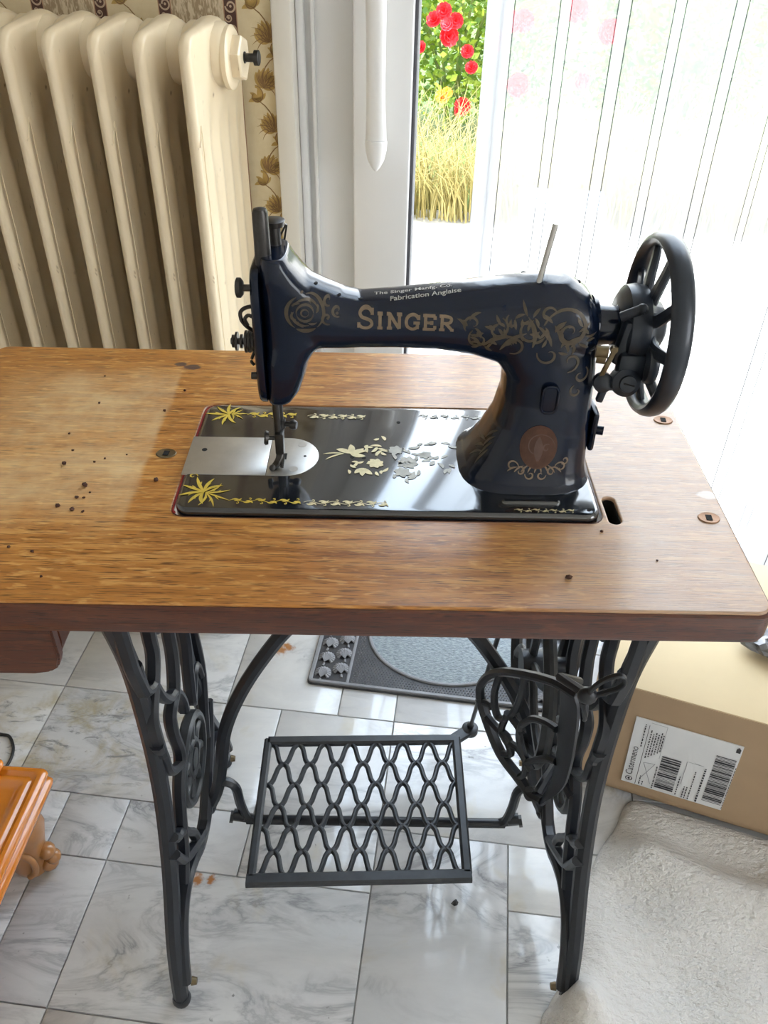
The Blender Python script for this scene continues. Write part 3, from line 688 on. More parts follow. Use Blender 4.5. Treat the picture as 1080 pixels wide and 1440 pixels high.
# ------------------------------------------------------------------ drive wheel
WC = V(.380, .170, .385); WR = .122
bm = bmesh.new(); sweep(bm, [WC + V(0, WR * math.cos(a), WR * math.sin(a)) for a in [2 * PI * i / 56 for i in range(56)]], rect(.016, .016, .35), (1, 0, 0), closed=True)
cyl(bm, WC - V(.014, 0, 0), WC + V(.018, 0, 0), .022); dw = P('drive_wheel', bm, M['iron_worn'])
for k in range(6):
    a = k * PI / 3 + .3; d = V(0, math.cos(a), math.sin(a)); s_ = V(0, -math.sin(a), math.cos(a)); bm = bmesh.new()
    sweep(bm, cat([WC + d * .018, WC + d * .07 + s_ * .016, WC + d * .110 + s_ * .008, WC + d * (WR - .004)], 5), rect(.014, .010, .35), (1, 0, 0)); obj('wheel_spoke', bm, M['iron_worn'], dw)
bm = bmesh.new(); cyl(bm, WC + V(.018, 0, 0), WC + V(.055, 0, 0), .012); P('wheel_axle', bm, M['iron'])
# ------------------------------------------------------------------ lattice guard in front of the wheel
GA = V(.315, .12, 0); GE = V(.5408, -.8412, 0)
GN = V(-.8412, -.5408, 0)
def g(s, t, d=0): return GA + GE * s + V(0, 0, t) + GN * d
def gl(pts, n=5): return cat([g(*p) for p in pts], n)
def bulge(s): return .012 * math.sin(PI * max(0, min(1, (s + .01) / .16)))
gu = None
bm = bmesh.new()
topc = [(-.008, .372), (-.010, .393), (.003, .425), (.026, .453), (.059, .481), (.091, .504), (.112, .516), (.138, .524)]
left = [(-.008, .372), (.002, .357), (.025, .330), (.047, .314), (.081, .309), (.102, .305), (.124, .316)]
sweep(bm, gl(topc), rect(.0105, .012, .35), GN); sweep(bm, gl(left), rect(.0115, .014, .35), GN)
gu = P('wheel_guard', bm, M['iron'])
bm = bmesh.new()      # solid curved front band, thick sheet
bl = cat([V(.112, .516, 0), V(.118, .488, 0), V(.122, .448, 0), V(.128, .408, 0), V(.128, .356, 0), V(.120, .315, 0)], 5); brr = cat([V(.138, .526, 0), V(.146, .512, 0), V(.151, .476, 0), V(.154, .419, 0), V(.149, .373, 0), V(.126, .315, 0)], 5)
rr = []
for a, b in zip(bl, brr):
    row = []
    for t in (0, .25, .5, .75, 1): q = a.lerp(b, t); row.append(g(q.x, q.y, .010 * math.sin(PI / 2 * t) * .6))
    rr.append(row + [p - GN * .004 for p in row[::-1]])
rings(bm, rr); gb = obj('front_band', bm, M['iron'], gu)
for s in ([(.020, .444), (.016, .402), (.026, .373), (.040, .381), (.043, .396)], [(.059, .480), (.060, .452), (.056, .419), (.050, .398), (.063, .393), (.072, .387)], [(.0, .371), (.012, .380), (.018, .377)], [(.069, .402), (.083, .427), (.103, .443), (.121, .450)],
    [(.069, .402), (.068, .378), (.083, .354), (.097, .345)], [(.086, .348), (.103, .373), (.118, .393), (.130, .402)], [(.051, .349), (.072, .357), (.088, .350)], [(.008, .353), (.030, .352), (.047, .356), (.059, .347)], [(.040, .381), (.038, .355), (.057, .345)], [(.047, .320), (.060, .335), (.051, .349)], [(.081, .312), (.088, .330), (.086, .348)]):
    bm = bmesh.new(); sweep(bm, gl(s), rect(.0082, .010, .35), GN); obj('guard_bar', bm, M['iron'], gu)
bm = bmesh.new(); tube(bm, [g(.112, .312), g(.112, .312) + V(.03, .05, -.01), V(.425, .04, .29)], .007, 8); cyl(bm, g(.105, .310, .004), g(.105, .300, -.01), .009); obj('guard_bracket', bm, M['iron'], gu)
# belt-shifting lever with a long loop
bm = bmesh.new(); ly = -.078
lp = [(.3685, ly, .622), (.3725, ly, .634), (.3800, ly, .6435), (.3905, ly, .6495), (.3965, ly, .6475), (.3985, ly, .6400), (.3945, ly, .6330), (.3870, ly, .6285), (.3790, ly, .6245)]
sweep(bm, cat(lp, 5, True), rect(.0034, .006, .35), (0, 1, 0), closed=True)
ball(bm, (.3690, ly + .002, .620), .0095, 2, (1, .8, 1)); tube(bm, cat([(.367, ly, .614), (.369, ly - .002, .602), (.371, ly - .001, .590), (.3705, ly + .002, .585)], 4), .0036, 8, scale=[1.2 - .08 * i for i in range(13)])
tube(bm, [(.366, ly + .004, .622), (.350, ly + .03, .612), (.3895, .01, .54)], .0045, 8); P('belt_lever', bm, M['iron'])

# ================================================================== SEWING MACHINE
BZ = .7655     # top of the bed
mc = empty('sewing_machine', (.186, .089, TB)); tag(mc, 'black and gold antique sewing machine standing on the oak treadle table', 'sewing machine')
def mp_(o): o.matrix_parent_inverse = Matrix.Translation((-.186, -.089, -TB)); return o
def Q(name, bm, m, parent=mc, **k):
    o = obj(name, bm, m, parent, **k)
    if parent is mc: mp_(o)
    return o
bm = bmesh.new(); slab(bm, rrect(0, .3715, 0, .178, .012, 7), .752, BZ, .004, 4); bed = Q('bed', bm, M['bedblack'])
bm = bmesh.new(); slab(bm, rrect(.286, .338, .0145, .0215, .0034, 4), BZ - .001, BZ + .003, .0025, 3); obj('bed_boss', bm, M['bedblack'], bed)
for (x, y) in ((.362, .009), (.152, .085), (.163, .084), (.196, .148), (.232, .16)):
    bm = bmesh.new(); cyl(bm, (x, y, BZ - .002), (x, y, BZ + .0003), .0019, None, 12); obj('screw_hole', bm, M['hole'], bed)
# body: pillar, arm and head grown together
def sel(cx, cy, rx, ry, n=28, e=2.6):
    r = []
    for i in range(n):
        a = 2 * PI * i / n; c, s = math.cos(a), math.sin(a); r.append((cx + rx * abs(c) ** (2 / e) * (1 if c > 0 else -1), cy + ry * abs(s) ** (2 / e) * (1 if s > 0 else -1)))
    return r
bm = bmesh.new(); rr = []
for z, x0, x1, y0, y1, e in ((.762, .249, .373, .028, .150, 3.2), (.7655, .250, .373, .029, .149, 3.2), (.770, .256, .370, .035, .143, 3.2), (.779, .262, .3685, .0385, .1395, 3), (.790, .269, .3680, .0415, .1365, 2.9), (.815, .280, .3665, .0475, .1305, 2.8), (.841, .285, .3655, .0515, .1265, 2.8), (.862, .284, .3650, .0530, .1250, 2.7), (.880, .272, .3630, .0540, .1240, 2.6), (.905, .262, .3600, .0540, .1240, 2.5), (.925, .270, .3540, .0580, .1200, 2.4), (.938, .285, .3440, .0650, .1130, 2.2), (.945, .300, .3330, .0750, .1030, 2)):
    rr.append([V(x, y, z) for x, y in sel((x0 + x1) / 2, (y0 + y1) / 2, (x1 - x0) / 2, (y1 - y0) / 2, 28, e)])
rings(bm, rr)
rr = []
for x, z0, z1, y0, y1, e in ((.098, .878, .951, .060, .118, 3), (.115, .880, .944, .0605, .1175, 2.8), (.128, .8815, .938, .061, .117, 2.6), (.145, .8815, .931, .0625, .1155, 2.5), (.160, .8825, .9275, .063, .115, 2.4), (.190, .8830, .9305, .063, .115, 2.4), (.225, .8820, .9350, .062, .116, 2.4), (.255, .8780, .9395, .060, .118, 2.4), (.280, .8700, .9430, .0575, .1205, 2.4), (.310, .868, .9470, .055, .123, 2.4), (.332, .868, .9445, .0545, .1235, 2.4), (.348, .875, .9350, .057, .121, 2.4), (.3575, .885, .921, .064, .114, 2.2)):
    rr.append([V(x, y, z) for y, z in sel((y0 + y1) / 2, (z0 + z1) / 2, (y1 - y0) / 2, (z1 - z0) / 2, 28, e)])
rings(bm, rr)
rr = []
for z, x0, x1, y0, y1, e in ((.8315, .0785, .097, .066, .112, 3.5), (.834, .078, .1005, .063, .115, 3.5), (.844, .078, .1075, .061, .117, 3.5), (.858, .078, .1125, .060, .118, 3.5), (.872, .078, .1160, .060, .118, 3.4), (.882, .078, .1230, .060, .118, 3), (.890, .078, .132, .060, .118, 3), (.935, .078, .124, .060, .118, 3), (.946, .078, .113, .060, .118, 3), (.956, .079, .105, .061, .117, 3), (.9635, .080, .101, .063, .115, 3)):
    rr.append([V(x, y, z) for x, y in sel((x0 + x1) / 2, (y0 + y1) / 2, (x1 - x0) / 2, (y1 - y0) / 2, 28, e)])
rings(bm, rr)
# fillet gussets where the arm meets pillar and head
body = Q('arm_and_pillar', bm, M['japan'])
md = body.modifiers.new('r', 'REMESH'); md.mode = 'VOXEL'; md.voxel_size = .0016; md.use_smooth_shade = True
ms = body.modifiers.new('s', 'SMOOTH'); ms.factor = .5; ms.iterations = 9
baked(body)
for p in body.data.polygons: p.use_smooth = True
BT = tree_of(body); BEDT = tree_of(bed)
def onarm(a, b): return V(a, -.1, b)
def ontop(a, b): return V(a, b, 1.3)
# --- lettering and transfers (flat print laid on the enamel)
def strokes(bm, L, x, z, h, wdt, thick, f):
    for s in L:
        pts = [(x + p[0] * wdt, z + p[1] * h) for p in s]
        if len(pts) > 2: pts = [(p.x, p.y) for p in cat([V(p[0], p[1], 0) for p in pts], 5)]
        else: pts = [(pts[0][0] + (pts[1][0] - pts[0][0]) * t / 5, pts[0][1] + (pts[1][1] - pts[0][1]) * t / 5) for t in range(6)]
        ribbon(bm, pts, thick if not isinstance(s, tuple) else thick, f, 2)
GLY = {'S': [[(.95, .80), (.72, .97), (.35, .96), (.12, .78), (.25, .58), (.55, .50), (.85, .40), (.93, .20), (.68, .03), (.30, .03), (.05, .2)], [(.95, .68), (.95, .98)], [(.05, .02), (.05, .32)]],
 'I': [[(.5, 0), (.5, 1)], [(.15, .03), (.85, .03)], [(.15, .97), (.85, .97)]],
 'N': [[(.16, 0), (.16, 1)], [(.16, 1), (.84, 0)], [(.84, 0), (.84, 1)], [(-.02, .03), (.34, .03)], [(-.04, .97), (.2, .97)], [(.66, .97), (1.02, .97)]],
 'G': [[(.92, .76), (.75, .95), (.48, .99), (.18, .82), (.08, .5), (.18, .18), (.48, .01), (.74, .08), (.88, .22)], [(.86, .02), (.86, .45)], [(.58, .45), (1.02, .45)], [(.93, .66), (.93, .98)]],
 'E': [[(.2, 0), (.2, 1)], [(.0, .03), (.95, .03)], [(.0, .97), (.95, .97)], [(.2, .5), (.68, .5)], [(.93, .03), (.93, .3)], [(.93, .97), (.93, .72)], [(.68, .36), (.68, .64)]],
 'R': [[(.2, 0), (.2, 1)], [(.0, .03), (.4, .03)], [(0, .97), (.5, .97), (.80, .88), (.84, .72), (.74, .56), (.5, .5), (.2, .5)], [(.46, .5), (.92, .03)], [(.8, .03), (1.05, .03)]]}
bm = bmesh.new(); x = .1585
for ch, h, wd in (('S', .0150, .0120), ('I', .0118, .0062), ('N', .0118, .0118), ('G', .0118, .0118), ('E', .0118, .0105), ('R', .0118, .0115)):
    strokes(bm, GLY[ch], x, .9085, h, wd, .0026, onarm); x += wd + .0028
drape(bm, BT, (0, 1, 0)); Q('maker_lettering', bm, M['lettergold'])
bm = text_bm('The Singer Manfg. Co.', .0072, lambda a, b: V(.171 + a, .0835 + b * 1.0 + a * .03, 1.2), .0001)
merge(bm, text_bm('Fabrication Anglaise', .0072, lambda a, b: V(.184 + a, .0745 + b * 1.0 + a * .03, 1.2), .0001))
drape(bm, BT, (0, 0, -1)); Q('script_lettering', bm, M['whitegold'])
# scrolls on head, arm and pillar
bm = bmesh.new()
def arc(bm, x, z, r, a0, a1, wd, f, n=22): ribbon(bm, [(x + r * math.cos(a0 + (a1 - a0) * i / n), z + r * math.sin(a0 + (a1 - a0) * i / n)) for i in range(n + 1)], [wd * (.25 + math.sin(PI * i / n)) for i in range(n + 1)], f)
for r, a0, a1, wd in ((.0152, -.9, 1.5, .0022), (.0150, 2.0, 4.1, .0026), (.0152, 4.2, 5.3, .0030), (.0112, .3, 2.6, .0018), (.0108, 3.0, 5.0, .0020), (.0070, 0, 3.3, .0018), (.0068, 3.3, 6.2, .0018), (.0030, 0, 6.2, .0012)): arc(bm, .1155, .9215, r, a0, a1, wd, onarm)
for k in range(6): leaf(bm, .1155 + .009 * math.cos(k), .9215 + .009 * math.sin(k), k + .8, .007, .002, onarm, .6)
for x, z, r in ((.134, .930, .004), (.1335, .917, .0055), (.1415, .9225, .0050)): curl(bm, x, z, r, -1.2, -.85, .0018, onarm, 18)
for x, z, r in ((.1135, .9385, .0012), (.107, .916, .0013), (.134, .917, .0013), (.1415, .9205, .0012)): leaf(bm, x - r, z, 0, 2 * r, 2 * r, onarm, 0, 5)
drape(bm, BT, (0, 1, 0)); o = Q('head_transfer', bm, M['dullgold']); o['kind'] = 'stuff'
bm = bmesh.new(); rs = random.Random(5)
for x, z, r, a, tn in ((.330, .912, .0215, 2.9, -.9), (.330, .912, .0165, 1.5, -1.0), (.331, .912, .0105, 0, -1.1), (.300, .910, .0110, 1.9, .8), (.287, .899, .0090, 4.4, .85), (.272, .912, .0100, 1.2, -.9), (.258, .902, .0095, 2.2, .9), (.252, .915, .0080, 4.0, -.85), (.316, .892, .0100, 3.0, .8), (.335, .885, .0095, 4.6, .8), (.346, .872, .0075, 1.0, -.9), (.344, .858, .0060, 2.0, .9), (.312, .925, .0070, .4, .8), (.284, .919, .0060, 2.2, .8)): curl(bm, x, z, r, a, tn, .0015 + r * .035, onarm, 26)
for i in range(64):
    t = i / 63; leaf(bm, .246 + .10 * t, .908 - .004 * math.sin(t * 9) + rs.uniform(-.012, .012), rs.uniform(-1, 2.5), rs.uniform(.006, .012), .0026, onarm, rs.uniform(-.8, .8))
leaf(bm, .262, .896, .9, .026, .004, onarm, -.5); leaf(bm, .276, .893, 1.1, .026, .004, onarm, -.4); leaf(bm, .302, .898, 1.3, .026, .004, onarm, .5)
drape(bm, BT, (0, 1, 0)); o = Q('arm_transfer', bm, M['dullgold']); o['kind'] = 'stuff'
bm = bmesh.new()
for i in range(22): ribbon(bm, [(.3155 + .0185 * math.cos(2 * PI * i / 22) * k, .8080 + .0215 * math.sin(2 * PI * i / 22) * k) for k in (.0, .5, 1)], .0, onarm)
bm.free(); bm = bmesh.new(); G2 = {}
for i in range(13):
    for j in range(28):
        k = (i / 12); a = 2 * PI * j / 28; G2[i, j] = bm.verts.new(onarm(.3175 + .0165 * k * math.cos(a), .8065 + .0200 * k * math.sin(a)))
for i in range(12):
    for j in range(28):
        try: bm.faces.new((G2[i, j], G2[i, (j + 1) % 28], G2[i + 1, (j + 1) % 28], G2[i + 1, j]))
        except ValueError: pass
bmesh.ops.remove_doubles(bm, verts=bm.verts[:], dist=1e-6)
drape(bm, BT, (0, 1, 0), .0006); bdg = Q('badge', bm, M['copper'])
bm = bmesh.new(); leaf(bm, .3175, .794, PI / 2, .022, .008, onarm, 0); curl(bm, .3175, .8065, .0145, 0, .98, .0008, onarm, 40); curl(bm, .3245, .806, .004, 1, .9, .0012, onarm)
drape(bm, BT, (0, 1, 0), .0012); obj('badge_figure', bm, simple('badge_relief', (.10, .06, .05), .4, .4, 0, .4, 100), bdg)
bm = bmesh.new()
for x, z, r, a, tn in ((.296, .788, .0055, 0, .9), (.303, .784, .0045, 2, -.9), (.312, .781, .0045, 3, .9), (.322, .781, .0045, 0, -.9), (.331, .784, .0045, 1, .9), (.339, .788, .0055, 3, -.9), (.342, .794, .004, 4, .9)): curl(bm, x, z, r, a, tn, .0013, onarm, 18)
for i in range(9): leaf(bm, .292 + .006 * i, .783, 1.5 + .15 * (i - 4), .010, .0016, onarm, .4 if i > 4 else -.4)
drape(bm, BT, (0, 1, 0)); o = Q('pillar_transfer', bm, M['lettergold']); o['kind'] = 'stuff'
# left flank of the pillar, worn gold
bm = bmesh.new()
for i in range(7): leaf(bm, .060 + .004 * i, .778 + .007 * (i % 4), 1.2 + .2 * i, .016, .0028, lambda a, b: V(.1, a, b), .4)
drape(bm, BT, (1, 0, 0)); o = Q('flank_transfer', bm, M['dullgold']); o['kind'] = 'stuff'
# inspection plate on the pillar
bm = bmesh.new()
rp_ = rrect(.3155, .3285, .8385, .8640, .005, 4); sweep(bm, [V(p[0], .0500, p[1]) for p in rp_], rect(.0022, .003, .3), (0, 1, 0), closed=True); bm.faces.new([bm.verts.new((p[0], .0502, p[1])) for p in rp_]); Q('inspection_plate', bm, M['japan'])
# bed transfers
def onbed(a, b): return V(a, b, BZ + .0003 + .00003 * ZJ[0])      # each printed stroke a hair above the last
rs = random.Random(9)
def plume(bm, x, y, ang, n, r, wd, spread):
    """acanthus fan: slim curved leaves with a small curl at each tip"""
    for i in range(n):
        t = i / (n - 1) - .5; a = ang + spread * t; l = r * (1.05 - 1.1 * t * t) * rs.uniform(.9, 1.08)
        leaf(bm, x, y, a, l, wd, onbed, 1.1 * t, 8); leaf(bm, x + .35 * l * math.cos(a), y + .35 * l * math.sin(a), a + .42 * (1 if t > 0 else -1), l * .34, wd * .55, onbed, 1.4 * t, 6)
def vine(bm, x, y, step, n, amp, size, flip=1):
    """undulating stem with long leaves to both sides and a curl at every second bend"""
    L = step * n; m = n * 8
    ribbon(bm, [(x + L * i / m, y + size * .45 * math.sin(2 * PI * i / 16)) for i in range(m + 1)], size * .16, onbed)
    for i in range(n):
        s1 = flip * (-1) ** i; cx = x + step * (i + .25); cy = y + size * .35 * s1
        leaf(bm, cx, cy, .75 * s1, size * 1.9, size * .55, onbed, -1.0 * s1, 8); leaf(bm, cx + step * .2, cy * .5 + y * .5, -.5 * s1, size * 1.7, size * .50, onbed, .9 * s1, 8); leaf(bm, cx + step * .45, y, .25 * s1, size * 1.3, size * .42, onbed, .5 * s1, 7)
        curl(bm, cx + step * .5, y - size * .75 * s1, size * .42, 1.5 * s1, -.8 * s1, size * .2, onbed, 12)
def piece(name, m, fn):
    bm = bmesh.new(); fn(bm); o = obj(name, bm, m, bed); o['kind'] = 'stuff'
piece('corner_transfer', M['gold'], lambda b: (plume(b, .0255, .157, PI * .98, 7, .022, .0031, PI * 1.0), plume(b, .027, .158, .05, 5, .016, .0017, 1.6)))
piece('corner_transfer', M['gold'], lambda b: (plume(b, .0225, .0255, PI * .86, 7, .023, .0033, PI * 1.0), plume(b, .024, .0245, -.45, 5, .023, .0021, 1.5), curl(b, .0085, .0495, .0042, 0, .95, .0013, onbed, 16)))
piece('border_transfer', M['gold'], lambda b: vine(b, .043, .1575, .0095, 5, .0015, .0050))
piece('border_transfer', M['palegold'], lambda b: vine(b, .104, .1565, .0095, 6, .0015, .0046, -1))
piece('border_transfer', M['whitegold'], lambda b: vine(b, .215, .160, .0105, 7, .0012, .0040))
piece('border_transfer', M['gold'], lambda b: vine(b, .046, .0135, .0105, 6, .0015, .0040))
piece('border_transfer', M['palegold'], lambda b: vine(b, .112, .0125, .0105, 7, .0015, .0042, -1))
piece('border_transfer', M['palegold'], lambda b: vine(b, .296, .0068, .0075, 7, .0008, .0026))
def petals(b, cx, cy, r, n, a0):
    leaf(b, cx - r * .3, cy, 0, r * .6, r * .6, onbed, 0, 8)
    for k in range(n): leaf(b, cx, cy, a0 + 2 * PI * k / n, r * rs.uniform(.85, 1.1), r * .72, onbed, .3, 6)
def spray(b, x0, x1, y0, dy, n, sz):
    for i in range(n): leaf(b, rs.uniform(x0, x1), y0 + rs.uniform(-dy, dy), rs.uniform(0, 6.28), sz * rs.uniform(.6, 1.3), sz * .42, onbed, .5, 6)
def fl1(b):
    for k in (.3, 1.3, 2.4, -.6): leaf(b, .150, .091, k, .0150, .0068, onbed, .3)
    for k in (2.9, 3.4): leaf(b, .144, .090, k, .020, .0022, onbed, .3)
    petals(b, .1745, .0745, .0085, 7, .2); petals(b, .1735, .0755, .0050, 5, .7)
    for k in (-2.0, -2.7, -1.2): leaf(b, .1640, .0660, k, .0120, .0056, onbed, .3)
    spray(b, .165, .190, .104, .011, 14, .0085); spray(b, .150, .185, .066, .010, 10, .0075)
def fl2(b):
    petals(b, .1930, .0975, .0085, 6, .1); petals(b, .2040, .0770, .0100, 8, .3); petals(b, .2030, .0780, .0060, 6, 0); petals(b, .2210, .0900, .0070, 6, .5); petals(b, .1990, .0610, .0085, 6, .5)
    spray(b, .186, .250, .088, .022, 30, .0085); spray(b, .190, .215, .056, .006, 8, .0085)
piece('flower_transfer', M['palegold'], fl1); piece('flower_transfer', M['whitegold'], fl2)
# slide plate and needle plate
bm = bmesh.new(); slab(bm, [(-.0030, .0525), (.0735, .0525), (.0735, .1150), (-.0030, .1150)], BZ - .001, BZ + .0007, .0005, 2); sp_ = Q('slide_plate', bm, M['steel'])
bm = bmesh.new(); cyl(bm, (.0115, .092, BZ), (.0115, .092, BZ + .0009), .0026, None, 12); obj('finger_hole', bm, M['hole'], sp_)
bm = bmesh.new(); L = [(.0740, .0525)] + [(.0905 + .0300 * math.cos(a), .08375 + .03125 * math.sin(a)) for a in [-PI / 2 + PI * i / 18 for i in range(19)]] + [(.0740, .1150)]
slab(bm, L, BZ - .001, BZ + .0007, .0005, 2); np_ = Q('needle_plate', bm, M['steel'])
for x, y in ((.1035, .1035), (.0985, .0625)):
    bm = bmesh.new(); cyl(bm, (x, y, BZ + .0004), (x, y, BZ + .0010), .0042, None, 18); s_ = obj('plate_screw', bm, M['steel'], np_)
bm = bmesh.new(); cyl(bm, (.1075, .084, BZ), (.1075, .084, BZ + .0009), .0015, None, 10); box(bm, (.0885, .083, BZ + .0005), (.004, .010, .001)); obj('feed_slot', bm, M['hole'], np_)
# face plate with its fittings
bm = bmesh.new(); rr = []
for x, k in ((.0715, .86), (.0725, .95), (.0745, 1), (.0790, 1)):
    rr.append([V(x, y, z) for y, z in sel(.089, .8935, .0290 * k, .0620 * (1 - (1 - k) * .4), 32, 5)])
rings(bm, rr); fpz = Q('face_plate', bm, M['japan'])
bm = bmesh.new(); lathe(bm, [(0, .0062), (.010, .0066), (.046, .0062), (.049, .0050), (.050, .001)], (.0825, .078, .9500), (0, 0, 1), 18); Q('presser_bar_top', bm, M['darksteel'])
bm = bmesh.new(); lathe(bm, [(0, .0055), (.022, .0055), (.0225, .0085), (.027, .0095), (.0275, .0085), (.028, .001)], (.0895, .100, .9560), (0, 0, 1), 18); box(bm, (.0965, .102, .974), (.0015, .002, .012), 0, Euler((0, .5, 0)).to_matrix()); box(bm, (.0985, .104, .972), (.0015, .002, .012), 0, Euler((0, .2, 0)).to_matrix()); Q('pressure_screw', bm, M['darksteel'])
bm = bmesh.new(); cyl(bm, (.0740, .066, .9400), (.0660, .066, .9400), .0028); lathe(bm, [(0, .0055), (.002, .0080), (.005, .0080), (.006, .006)], (.0665, .066, .9400), (-1, 0, 0), 16); Q('thumb_screw', bm, M['darksteel'])
bm = bmesh.new(); cyl(bm, (.074, .078, .8870), (.050, .078, .8870), .0028)
for x, r in ((.0700, .0085), (.0670, .0095), (.0640, .0095), (.0600, .0060), (.0560, .0080), (.0530, .0055)): cyl(bm, (x, .078, .8870), (x - .0018, .078, .8870), r)
tube(bm, cat([(.073, .078, .895), (.066, .074, .902), (.0615, .074, .908), (.0610, .074, .915), (.0650, .074, .919), (.072, .074, .921)], 5), .0017, 8); tube(bm, cat([(.070, .074, .880), (.067, .072, .872), (.069, .072, .868)], 4), .0014, 8); Q('thread_tension', bm, M['darksteel'])
bm = bmesh.new(); tube(bm, cat([(.0665, .072, .9045), (.0645, .072, .910), (.0675, .072, .9135), (.0715, .072, .912)], 4), .0016, 8); Q('thread_guide', bm, M['darksteel'])
bm = bmesh.new(); cyl(bm, (.073, .066, .8610), (.0670, .066, .8610), .0032); Q('plate_screw', bm, M['darksteel'])
# needle bar, presser bar and foot
bm = bmesh.new(); cyl(bm, (.0860, .086, .845), (.0860, .086, .792), .0032); cyl(bm, (.0860, .086, .806), (.0860, .086, .797), .0050); cyl(bm, (.0860, .086, .8010), (.0975, .084, .8010), .0024); lathe(bm, [(0, .0042), (.003, .0048), (.006, .0035)], (.0955, .0842, .8010), (1, -.2, 0), 14); nb = Q('needle_bar', bm, M['darksteel'])
bm = bmesh.new(); cyl(bm, (.0860, .086, .794), (.0862, .086, .7665), .0008, .0004, 8); obj('needle', bm, M['steel'], nb)
bm = bmesh.new(); cyl(bm, (.0835, .078, .845), (.0850, .076, .782), .0032); box(bm, (.0860, .074, .7880), (.0080, .0095, .022), .0012); cyl(bm, (.0835, .073, .793), (.0755, .071, .7945), .0020); lathe(bm, [(0, .0060), (.0025, .0068), (.004, .0055)], (.0765, .0712, .7943), (-1, -.1, .1), 16); pb = Q('presser_bar', bm, M['darksteel'])
bm = bmesh.new(); sweep(bm, cat([(.0862, .073, .781), (.0855, .070, .774), (.0830, .066, .7695), (.0800, .060, .7685)], 4), rect(.0070, .0035), (0, 0, 1)); sweep(bm, cat([(.0882, .072, .778), (.0885, .068, .772), (.0880, .062, .7685)], 4), rect(.0032, .003), (0, 0, 1)); ball(bm, (.0797, .0595, .7692), .0032); obj('presser_foot', bm, M['darksteel'], pb)
# oil holes along the arm, spool pin
for x, y in ((.123, .080), (.142, .078), (.160, .080), (.295, .100), (.339, .090)):
    h = BT.ray_cast(V(x, y, 1.2), V(0, 0, -1)); bm = bmesh.new(); cyl(bm, h[0] - V(0, 0, .003), h[0] + V(0, 0, .0002), .0022, None, 12); Q('oil_hole', bm, M['hole'])
bm = bmesh.new(); cyl(bm, (.3040, .078, .9400), (.3125, .083, .9900), .0023, .0023, 12); Q('spool_pin', bm, M['steel'])
# stop plate on the right flank of the pillar
bm = bmesh.new(); box(bm, (.3700, .082, .8080), (.0060, .030, .040), .003); cyl(bm, (.372, .072, .8090), (.3790, .070, .8090), .0042); Q('flank_plate', bm, M['japan'])
# balance wheel
AX = V(.0, .089, .9030)
def ax(x): return V(x, AX.y, AX.z)
bm = bmesh.new(); R0 = .0710
pr_ = [(.0060 * math.cos(a) , .0094 * math.sin(a)) for a in [2 * PI * i / 12 for i in range(12)]]
rr = []
for i in range(64):
    a = 2 * PI * i / 64; d = V(0, math.cos(a), math.sin(a)); rr.append([ax(.4090) + d * (R0 + p[0]) + V(p[1], 0, 0) for p in pr_])
rings(bm, rr, closed=True); hw = Q('hand_wheel', bm, M['wheelmetal'])
bm = bmesh.new(); lathe(bm, [(0, .012), (.001, .026), (.006, .0335), (.014, .0350), (.022, .0335), (.024, .030), (.030, .022), (.036, .020), (.040, .014), (.041, .001)], ax(.3760), (1, 0, 0), 40); obj('wheel_hub', bm, M['wheelmetal'], hw)
for k in range(9):
    a = 2 * PI * k / 9 + .35; d = V(0, math.cos(a), math.sin(a)); s_ = V(0, -math.sin(a), math.cos(a)); bm = bmesh.new()
    sweep(bm, cat([ax(.4005) + d * .018, ax(.4015) + d * .036 + s_ * .005, ax(.4060) + d * .054 + s_ * .003, ax(.4090) + d * .069], 5), rect(.0105, .0065, .35), (1, 0, 0), scale=[1.25 - .025 * i for i in range(16)]); obj('spoke', bm, M['wheelmetal'], hw)
bm = bmesh.new(); lathe(bm, [(0, .0250), (.004, .0235), (.006, .0175), (.016, .0165), (.022, .0165), (.024, .0185), (.027, .0185)], ax(.3540), (1, 0, 0), 32); Q('shaft_collar', bm, M['japan'])
# bobbin winder hung on the collar
bm = bmesh.new(); box(bm, (.3800, .066, .8990), (.0125, .014, .040), .004, Euler((0, .15, 0)).to_matrix()); box(bm, (.3880, .060, .8800), (.026, .014, .026), .005); cyl(bm, (.3740, .068, .9200), (.3870, .063, .9290), .0042); ball(bm, (.3880, .0625, .9300), .0045); bw = Q('bobbin_winder', bm, M['wheelmetal'])
bm = bmesh.new(); lathe(bm, [(0, .0120), (.008, .0125), (.012, .0120), (.014, .0090), (.015, .0075), (.017, .0070), (.018, .0005)], (.3835, .062, .8660), (.05, -1, .25), 28); obj('winder_thumb_nut', bm, M['wheelmetal'], bw)
bm = bmesh.new(); box(bm, (.3844, .0438, .8706), (.0095, .0006, .0011), 0, Euler((.25, .25, 0)).to_matrix()); obj('screw_slot', bm, M['hole'], bw)
bm = bmesh.new(); lathe(bm, [(0, .0085), (.006, .0085), (.008, .006)], (.3660, .060, .8650), (.0, -1, .2), 20); box(bm, (.3665, .056, .8545), (.006, .006, .014), .0015, Euler((0, .2, 0)).to_matrix()); box(bm, (.3740, .058, .8620), (.014, .006, .008), .002); obj('winder_latch', bm, M['wheelmetal'], bw)
bm = bmesh.new(); lathe(bm, [(0, .010), (.001, .0175), (.003, .0190), (.007, .0190), (.009, .0175), (.010, .010)], (.3970, .060, .8845), (1, 0, 0), 30); cyl(bm, (.385, .060, .8845), (.398, .060, .8845), .005); b = obj('winder_pulley', bm, M['wheelmetal'], bw)
